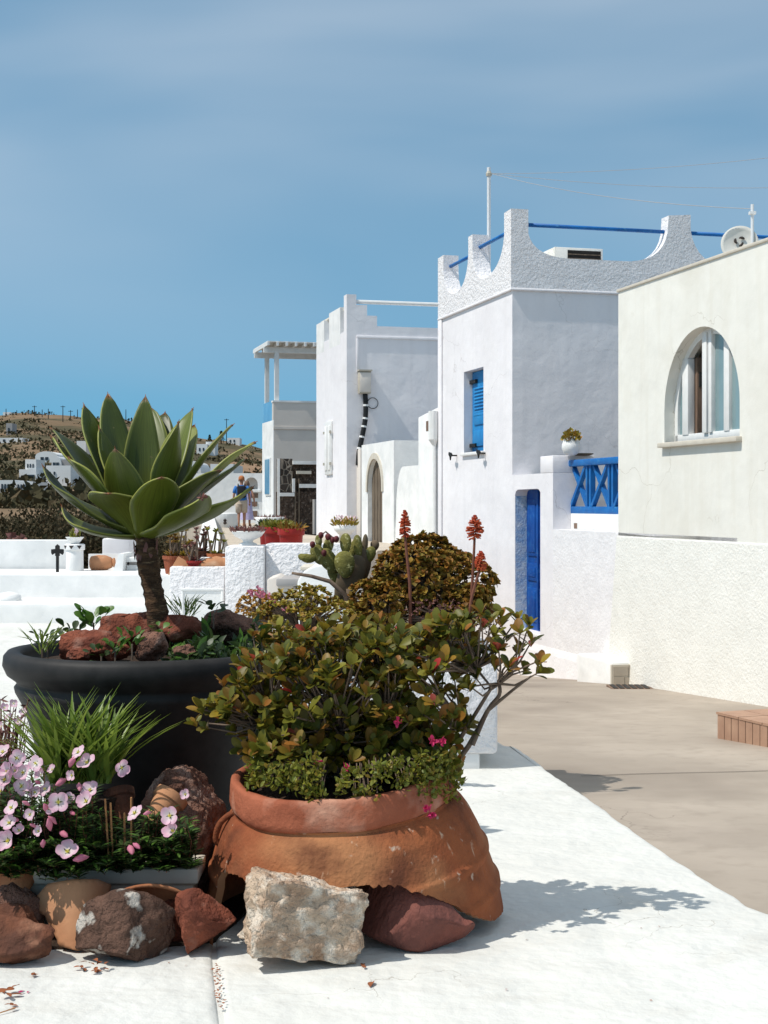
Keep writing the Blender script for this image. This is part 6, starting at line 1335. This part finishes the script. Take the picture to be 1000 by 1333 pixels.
fl = [(283, 358, 22), (315, 396, 27), (436, 412, 23), (60, 378, 22), (130, 398, 23), (12, 358, 22), (30, 428, 24), (85, 430, 24), (165, 490, 22), (325, 495, 25), (312, 535, 24), (210, 535, 28), (42, 557, 22), (35, 612, 24), (32, 675, 29), (243, 717, 30), (487, 577, 26), (612, 585, 26), (625, 642, 27), (667, 508, 14), (80, 478, 26), (128, 503, 20), (18, 458, 26), (5, 500, 24), (100, 480, 20), (58, 425, 20), (150, 440, 17), (190, 420, 15), (250, 520, 17), (110, 580, 18), (70, 640, 16), (260, 440, 16), (180, 560, 15), (140, 640, 15)]
for i, (x, y, sz) in enumerate(fl): px, py = c2(x, y); put_flower(pt, px, py, 4.88 if y > 520 else 5.0, sz * 1.0, i)
bd = [(258, 392, 15), (220, 463, 17), (165, 557, 14), (178, 617, 17), (228, 650, 15), (155, 685, 13), (292, 737, 18), (470, 705, 17), (285, 480, 13), (137, 465, 10), (490, 692, 12), (95, 540, 10), (260, 575, 10), (190, 600, 13), (40, 515, 11), (60, 600, 9), (120, 620, 9), (530, 575, 10)]
for i, (x, y, sz) in enumerate(bd): px, py = c2(x, y); put_bud(pt, px, py, 4.88 if y > 520 else 5.0, sz * 1.3, i)
# second, paler flower mass further back at the left
pt2 = thing('primrose_plant', 'pale pink primrose clump beside the spiky strap leaved clump', 'flowers', (P(5, 0, 5.75).x, 5.75, 0)); rd = random.Random(77); st2 = MB(); it = []
for i in range(60):
    px, py = rd.uniform(-30, 38), rd.uniform(905, 990); tip = P(px, py, rd.uniform(5.6, 5.9)); b = Vector((P(0, 0, 5.75).x + rd.uniform(-.06, .06), 5.75, 0)); mid = b.lerp(tip, .6) + Vector((0, 0, .05)); st2.tube([b, mid, tip], [.004, .003, .0015], 4, False)
    for k in range(8): u = rd.uniform(.4, 1); p = b * (1 - u) ** 2 + mid * 2 * u * (1 - u) + tip * u * u; it.append((p, rdir(rd), rdir(rd), .035, .01))
stuff(st2.build('stems', 'aloe_stem', pt2)); stuff(leaves_mesh('leaves', it, T_LAN, 'leaf_mauve', pt2))
for i, (px, py) in enumerate([(6, 922), (18, 916), (30, 927), (12, 934), (3, 946), (24, 940)]): put_flower(pt2, px, py, 5.62, 12, 50 + i)
# spiky strap-leaved clump
cl = thing('strap_leaf_clump', 'bright green strap leaved clump rising behind the pink primroses', 'plant', (P(112, 0, 5.36).x, 5.36, 0)); rd = random.Random(31); it = []
for i in range(270):
    a = rd.uniform(0, 6.28); sp = rd.uniform(.05, .75); d = Vector((math.cos(a) * sp, math.sin(a) * sp * .7, 1)); b = P(105 + rd.uniform(-38, 38), 1020, 5.36 + rd.uniform(-.06, .08)); it.append((b, d, Vector((0, 0, 1)) - d * .2, (.29 * rd.uniform(.65, 1.15) + (.05 if abs(math.cos(a)) > .7 else 0)), .0165 * rd.uniform(.8, 1.4)))
leaf_objects('blade', it, T_BLD, 'leaf_blade', cl); MB().tube([P(112, 1170, 5.36) * Vector((1, 1, 0)), P(112, 1035, 5.36)], [.10, .13], 10).build('root_ball', 'soil', cl)
for i, (xa, ya, xb, yb) in enumerate([(137, 1040, 142, 1100), (144, 1045, 147, 1095), (162, 1058, 163, 1100), (171, 1038, 171, 1082)]):
    tag(MB().tube([P(xa, ya, 5.02), P(xb, yb + 25, 5.05)], .0035, 5).build('plant_stake', 'dry_stalk'), 'thin dry brown stalk stuck in the white trough among primroses', 'stalk', 'dry stalks in the trough')

# ================================================================== WHITE PLANTER BLOCK BEHIND THE JAR
PZ0 = 8.22; xa, xb = P(345, 0, PZ0).x, P(648, 0, PZ0).x; ztop = P(0, 852, PZ0).z; zbot = P(0, 982, PZ0).z
t = thing('stucco_planter', 'thick white stucco planter block on a narrower foot behind the broken jar', 'planter', ((xa + xb) / 2, 8.7, 0))
mb = MB(); 
mb.box(xa, xb, PZ0, 9.35, zbot, ztop); mb.build('planter_body', 'stucco', t, bevel=.025)
MB().box(xa + .1, xb - .10, PZ0 + .02, 9.2, -.01, zbot + .002).build('foot', 'plaster_white', t, bevel=.01); MB().box(xa + .08, xb - .08, PZ0 + .08, 9.27, ztop, ztop + .012).build('soil', 'soil', t)
TOP = ztop
# jade dome
def dome(name, label, px, py, rx, ry, Z, depth_, n, tpl, m, L, W, seed, group=None, stemm='twig', parts=0, base=None, shell=.45):
    c = P(px, py, Z); s = Z / F; R3 = Vector((rx * s, depth_, ry * s)); rd = random.Random(seed); bz = TOP if base is None else base; t = thing(name, label, 'plant', (c.x, c.y, bz)); it = []
    lob = [(rdir(rd), rd.uniform(.5, .95)) for _ in range(13)]; st = MB()
    tips = []
    for i in range(n // 7):
        d = rdir(rd)
        if d.z < -.55: d.z = -d.z
        f = (.80 + max([max(0, d.dot(l) - .76) * a * 1.5 for l, a in lob]) - .12 * abs(noise.noise(d * 5))) * (1 if rd.random() < .75 else rd.uniform(shell, 1)); p = c + Vector((d.x * R3.x, d.y * R3.y, d.z * R3.z)) * f
        tips.append(p); 
        if i % 6 == 0: st.tube([Vector((c.x + d.x * .04, c.y, bz - .02)), c + (p - c) * .4, p], [.012, .008, .004], 5, False)
        ax = (d * Vector((1 / R3.x, 1 / R3.y, 1 / R3.z)) * R3.z).normalized() * .7 + Vector((0, 0, .5))
        for k in range(7):
            a = 2 * math.pi * (k / 7 + rd.random() * .1); x, y, z = frame(ax, Vector((.3, 1, .2))); q = ax.normalized() * rd.uniform(.3, .9) + x * math.cos(a) + z * math.sin(a); it.append((p - q.normalized() * L * .15, q + rdir(rd) * .6, ax + rdir(rd) * .8, L * rd.uniform(.7, 1.15), W * rd.uniform(.75, 1.15)))
    st.build('stems', stemm, t)
    it.sort(key=lambda i: i[0].y - .3 * i[0].z); it_f = it[:parts]; rest = it[parts:]
    if it_f: leaf_objects('leaf', it_f, tpl, m, t)
    if rest: stuff(leaves_mesh('leaves', rest, tpl, m, t))
    return t
dome('jade_bush', 'dense rounded jade bush of olive brown leaves behind the broken jar shrub', 556, 762, 82, 62, 8.75, .36, 6300, T_RND, 'leaf_jade', .038, .030, 3, parts=260)
dome('jade_bush', 'low jade clump spreading around the foot of the tallest aloe spike', 606, 792, 34, 30, 8.5, .2, 1500, T_RND, 'leaf_jade', .036, .029, 13, parts=40)
dome('jade_bush', 'low rusty jade clump between prickly pear and rounded jade bush', 495, 790, 40, 38, 8.5, .22, 1700, T_RND, 'leaf_jade', .036, .029, 14, parts=40)
dome('yellow_sedum', 'yellow green succulent mound spilling from the white planter', 398, 818, 78, 50, 8.3, .26, 3000, T_RND, 'leaf_sedum', .030, .022, 5)
dome('ochre_sedum', 'ochre flowering cushion with a few pink blossoms beside the terrace pillar', 342, 798, 36, 30, 8.45, .18, 1900, T_RND, 'leaf_ochre', .016, .014, 7)
dome('mauve_heath', 'fine dusky mauve plant between jade bush and aloe stalks', 580, 808, 70, 32, 8.42, .2, 2600, T_TRI, 'leaf_mauve', .018, .010, 9)
g = bpy.data.objects['ochre_sedum']; rd = random.Random(6)
for k, (px, py) in enumerate([(328, 773), (336, 771), (345, 776), (372, 796), (355, 786)]):
    c = P(px, py, 8.24); leaves_mesh('blossom', [(c + rdir(rd) * .02, rdir(rd) + Vector((0, -.4, .8)), rdir(rd), .022, .02) for _ in range(12)], T_RND, 'petal_bud', g)
# orchid-pink blossoms in the gap of the shrub
po = thing('pink_geranium', 'pale pink blossoms showing through the shrub in front of the white planter', 'flowers', (P(515, 0, 8.1).x, 8.1, 0)); rd = random.Random(60)
for i, (px, py, sz) in enumerate([(474, 849, 18), (508, 853, 24), (503, 862, 18), (545, 882, 20), (536, 888, 16), (468, 842, 12)]): put_flower(po, px, py, 7.6, sz, 80 + i)
st = MB()
for (px, py) in ((474, 849), (508, 853), (545, 882), (503, 862)): st.tube([P(500, 960, 8.0) * Vector((1, 1, 0)), P(500, 910, 7.8), P(px, py, 7.61)], .004, 5)
st.build('stems', 'aloe_stem', po)
# aloe flower stalks
def aloe(label, pts, head, hw, hh, Z, seed):
    b = P(pts[0][0], pts[0][1], Z); t = thing('aloe_spike', label, 'flower', b); rd = random.Random(seed); P3 = [P(x, y, Z) for x, y in pts]; P3 = [Vector((P3[0].x, P3[0].y, min(P3[0].z, TOP - .01)))] + P3
    MB().tube(smooth_poly(P3, 4), [.011 - .004 * i / (4 * (len(P3) - 1)) for i in range(4 * (len(P3) - 1) + 1)], 8).build('stalk', 'aloe_stem', t, smooth=True); s = Z / F; c = P(head[0], head[1], Z); mb = MB()
    for i in range(130):
        u = rd.random(); a = rd.uniform(0, 6.28); r = hw / 2 * s * (math.sin(math.pi * min(1, .18 + .82 * u)) ** .7 if u < .95 else .2); z = (.5 - 0) * hh * s - (1 - u) * hh * s; p0 = c + Vector((0, 0, z)); 
        rr = r * rd.uniform(.75, 1.05); p1 = p0 + Vector((math.cos(a) * rr, math.sin(a) * rr, (u - .45) * .03)); mb.tube([p0 + Vector((math.cos(a), math.sin(a), 0)) * .003, p1], [.0035, .0042], 5)
    mb.build('flower_head', 'aloe_flower', t)
aloe('single slim aloe flower spike rising from the jade bush', [(534, 770), (532, 745), (529, 715), (527, 690)], (527, 682), 17, 30, 8.40, 1)
aloe('tallest aloe flower spike with broad red head before the blue door wall', [(612, 830), (613, 790), (616, 740), (618, 700)], (618, 687), 24, 26, 8.35, 2)
aloe('short aloe flower spike leaning beside the tallest one', [(610, 830), (612, 790), (619, 760), (625, 742)], (626, 730), 17, 20, 8.30, 3)
# prickly pear
t = thing('prickly_pear', 'green prickly pear cactus with purple fruits behind the sedum', 'cactus', (P(455, 0, 8.8).x, 8.8, TOP))
def pad(px, py, w, h, tilt, dz, m='cactus', name='pad'):
    Z = 8.75 + dz; c = P(px, py, Z); s = Z / F; bm = bmesh.new(); bmesh.ops.create_uvsphere(bm, u_segments=18, v_segments=12, radius=1)
    Mx = Matrix.Translation(c) @ Matrix.Rotation(R(tilt), 4, 'Y') @ Matrix.Rotation(R((px * 37) % 50 - 25), 4, 'Z')
    for v in bm.verts: k = 1 + .18 * v.co.z; v.co = Mx @ Vector((v.co.x * w / 2 * s * k, v.co.y * .022, v.co.z * h / 2 * s))
    me = bpy.data.meshes.new(name); bm.to_mesh(me); bm.free(); me.materials.append(MATS[m]); me.polygons.foreach_set('use_smooth', [True] * len(me.polygons)); return link(name, me, t)
for a in [(455, 755, 34, 70, 25, 0, 'cactus_brown'), (470, 738, 26, 50, 6, .05, 'cactus_brown'), (449, 735, 27, 36, -8, -.05), (428, 730, 22, 36, -32, 0), (414, 722, 18, 28, -20, .0), (450, 708, 16, 28, 0, -.02), (462, 716, 15, 30, 12, .05), (475, 712, 8, 34, 4, .08, 'cactus_brown'), (427, 712, 14, 26, 15, .06), (415, 705, 9, 18, -4, .02), (440, 748, 24, 36, -25, .04), (401, 727, 22, 12, 8, -.02), (393, 725, 10, 9, 0, 0), (466, 712, 12, 32, -5, .02), (488, 710, 12, 14, 0, .1, 'cactus_brown'), (482, 722, 14, 22, 15, .06)]: pad(*a)
for (px, py) in ((418, 697), (427, 699), (433, 703), (407, 709), (422, 720), (438, 702)): pad(px, py, 7, 9, 0, -.04, 'fruit_purple', 'fruit')
MB().tube([P(418, 697, 8.73), P(424, 692, 8.73), P(436, 702, 8.73)], .006, 6).build('stem', 'twig', t)
MB().tube([P(470, 850, 8.8) - Vector((0, 0, .1)), P(460, 800, 8.78), P(455, 765, 8.75)], [.05, .045, .03], 10).build('trunk', 'cactus_brown', t, smooth=True)
tag(MB().tube([P(380, 746, 8.7), P(405, 750, 8.68), P(430, 757, 8.66), P(450, 775, 8.66), P(470, 860, 8.7)], [.008, .011, .013, .016, .018], 8).build('bare_branch', 'twig', smooth=True), 'bare scaly brown branch reaching out beside the prickly pear', 'branch')

# ================================================================== SHRUB IN THE BROKEN JAR
t = thing('jar_shrub', 'sprawling glossy leaved shrub with brown twigs growing in the broken jar', 'shrub', jc + Vector((0, 0, .46)))
root = jc + Vector((-.02, 0, .46)); rd = random.Random(12); tips = []; tw = MB()
ell = [(430, 905, 122, 95, .34, 165), (535, 905, 86, 95, .32, 92), (350, 885, 62, 70, .26, 60), (575, 838, 60, 40, .2, 26), (465, 845, 112, 38, .28, 52), (385, 978, 72, 34, .30, 60), (480, 980, 70, 34, .30, 45), (545, 985, 55, 34, .26, 40), (315, 920, 36, 55, .18, 24)]
for (cx, cy, rx, ry, dd, n) in ell:
    for i in range(int(n * 1.5)):
        d = rdir(rd); f = rd.random() ** .33
        tips.append(P(cx + d.x * rx * f, cy - d.z * ry * f, JZ + d.y * dd * f - .04))
for (px, py) in [(262, 925), (256, 938), (275, 918), (268, 945), (290, 908), (700, 858), (693, 838), (688, 812), (672, 806), (655, 800), (640, 803), (662, 828), (650, 846), (678, 845), (684, 872), (664, 868), (640, 830), (625, 815), (632, 858), (612, 838), (700, 872), (645, 868), (676, 826), (620, 880), (628, 800), (600, 818), (606, 862), (655, 812), (640, 846)]:
    tips.append(P(px + rd.uniform(-3, 3), py + rd.uniform(-3, 3), JZ - .05 + rd.uniform(-.10, .10)))
fork_r = [P(600, 985, JZ), P(630, 955, JZ), P(655, 915, JZ)]; items = []; red = []
hubs = [P(390, 960, JZ), P(440, 950, JZ - .1), P(500, 950, JZ - .05), P(560, 950, JZ), P(430, 900, JZ + .1), P(500, 890, JZ + .08), P(350, 940, JZ), P(590, 930, JZ - .02), P(635, 925, JZ - .03), P(650, 890, JZ - .04), P(620, 870, JZ)]
for h in hubs[:8]: tw.tube(smooth_poly([root + Vector((rd.uniform(-.05, .05), rd.uniform(-.05, .05), 0)), root.lerp(h, .5) + rdir(rd) * .04, h], 4), [.012 - .0006 * i for i in range(9)], 6, False)
tw.tube(smooth_poly([root + Vector((.1, 0, 0)), P(560, 1005, JZ - .03), P(600, 985, JZ - .03), hubs[8]], 4), [.014 - .0004 * i for i in range(13)], 6, False)
tw.tube(smooth_poly([P(615, 970, JZ - .04), hubs[8], P(650, 905, JZ - .05), hubs[9]], 4), [.010 - .0003 * i for i in range(13)], 6, False); tw.tube([P(600, 960, JZ - .03), P(640, 895, JZ - .06), hubs[10]], [.009, .007, .005], 6, False); tw.tube([hubs[8], P(668, 898, JZ - .05), P(692, 880, JZ - .05)], [.008, .006, .004], 6, False)
for p in tips:
    h = min(hubs, key=lambda q: (q - p).length + (.05 if q.z > p.z else 0)); mid = h.lerp(p, .5) + rdir(rd) * .025 + Vector((0, 0, -.015)); tw.tube([h, mid, p], [.0055, .004, .0025], 5, False)
    ax = ((p - h).normalized() * .6 + Vector((0, -.1, .75)) + rdir(rd) * .35).normalized(); x, y, z = frame(ax, Vector((.2, 1, .1))); n = rd.randint(5, 9)
    for k in range(n):
        a = 2 * math.pi * k / n + rd.uniform(-.3, .3); op = rd.uniform(.35, 1.1); q = ax * rd.uniform(.5, 1.25) + (x * math.cos(a) + z * math.sin(a)) * op; L = .050 * rd.uniform(.6, 1.35)
        (red if rd.random() < .012 else items).append((p - ax * rd.uniform(0, .022), q, ax + rdir(rd) * .25, L, L * rd.uniform(.46, .6)))
tw.build('twigs', 'twig', t, smooth=True)['kind'] = 'stuff'
items.sort(key=lambda i: i[0].y); leaf_objects('leaf', items[:290], T_OBO, 'leaf_shrub', t); stuff(leaves_mesh('inner_leaves', items[290:], T_OBO, 'leaf_shrub', t)); leaf_objects('red_leaf', red, T_OBO, 'leaf_red', t)
print('shrub leaves', len(items), len(red))
# small trailing plant with lime leaves at the jar rim
tl = thing('trailing_plant', 'lime green trailing plant with tiny magenta flowers over the jar rim', 'plant', jc + Vector((.05, -.2, .5))); rd = random.Random(91); it = []; st = MB()
for i in range(260):
    px = rd.choice([rd.uniform(430, 590), rd.uniform(325, 420), rd.uniform(545, 600)]); a = (px - 450) / 148; py = 1006 + rd.uniform(-22, 36) * (1 if px > 400 else .5) + (14 if 420 < px < 480 else 0); Z = JZ - .385 * math.sqrt(max(0, 1 - min(1, a * a))) - rd.uniform(0, .05); p = P(px, py, Z)
    b = P(px * .8 + 463 * .2, 1000, JZ - .15); st.tube([b, b.lerp(p, .6) + Vector((0, 0, .03)), p], .002, 4, False)
    for k in range(7): it.append((p + rdir(rd) * .016, rdir(rd) + Vector((0, -.4, .3)), rdir(rd), .022 * rd.uniform(.6, 1.3), .013))
stuff(leaves_mesh('leaves', it, T_RND, 'leaf_lime', tl)); stuff(st.build('stems', 'twig', tl))
for i, (px, py) in enumerate([(563, 965), (560, 1060), (520, 940), (415, 995), (450, 1000), (575, 966), (556, 1052)]):
    c = P(px, py, JZ - .38); leaves_mesh('blossom', [(c + rdir(rd) * .006, rdir(rd) + Vector((0, -.8, .3)), rdir(rd), .018, .016) for _ in range(9)], T_RND, 'petal_magenta', tl)

# ================================================================== LITTER ON THE TERRACE
def dry(label, px, py, size, seed, n=1, m='dry_leaf', group=None, name='dry_leaf'):
    rd = random.Random(seed); c = G(px, py, .004); s = size * c.y / F; mb_it = []
    for k in range(n): a = rd.uniform(0, 6.28); mb_it.append((c + Vector((rd.uniform(-.5, .5) * s * (n > 1), rd.uniform(-.5, .5) * s * (n > 1), .004 + .004 * k)), Vector((math.cos(a), math.sin(a), .12)), Vector((0, 0, 1)) + rdir(rd) * .4, s * rd.uniform(.6, 1), s * .4))
    o = leaves_mesh(name, mb_it, T_OBO, m); low = min(v.co.z for v in o.data.vertices)
    for v in o.data.vertices: v.co.z += .003 - low
    return tag(o, label, 'litter', group)
dry('single brown curled leaf on the white terrace before the pale block', 482, 1285, 24, 3); dry('dark leaf fragment in the shadow of the pale block', 478, 1258, 16, 4, 2)
dry('cluster of dried orange petals before the crusted rock', 129, 1264, 15, 5, 8); dry('small dried petals beside the orange petal cluster', 106, 1260, 13, 6, 5)
dry('dry brown twig and petals at the terrace edge by the clay stone', 12, 1294, 22, 7, 6); dry('tiny purple petal on the white terrace', 32, 1291, 9, 8, 2, 'petal_magenta'); dry('dark red petal in the clay stone shadow', 50, 1268, 11, 9, 3)
dry('tiny red petal alone on the open white terrace', 662, 1288, 6, 10, 2, 'leaf_red'); dry('dry stalk with seed head on the white terrace', 22, 1311, 12, 11, 4)
tag(MB().tube([G(-5, 1320, .006), G(20, 1312, .01)], .002, 5).build('dry_stalk', 'dry_stalk'), 'thin straw stalk lying on the white terrace', 'stalk')
rd = random.Random(40)
for i in range(17):
    py = 1258 + i * 3.4; px = 280.5 + (py - 1258) * .115 + rd.uniform(-1.5, 1.5); dry('dead red brown leaf bits caught in the terrace joint', px, py, 7, 100 + i, 3, group='leaf bits in the terrace joint')
for i, (px, py) in enumerate([(220, 1252), (245, 1256), (255, 1247), (425, 1298), (850, 1302), (856, 1205), (834, 1208), (688, 1222)]): dry('tiny dark speck of leaf litter on the white terrace', px, py, 5, 140 + i, 1, group='litter specks')
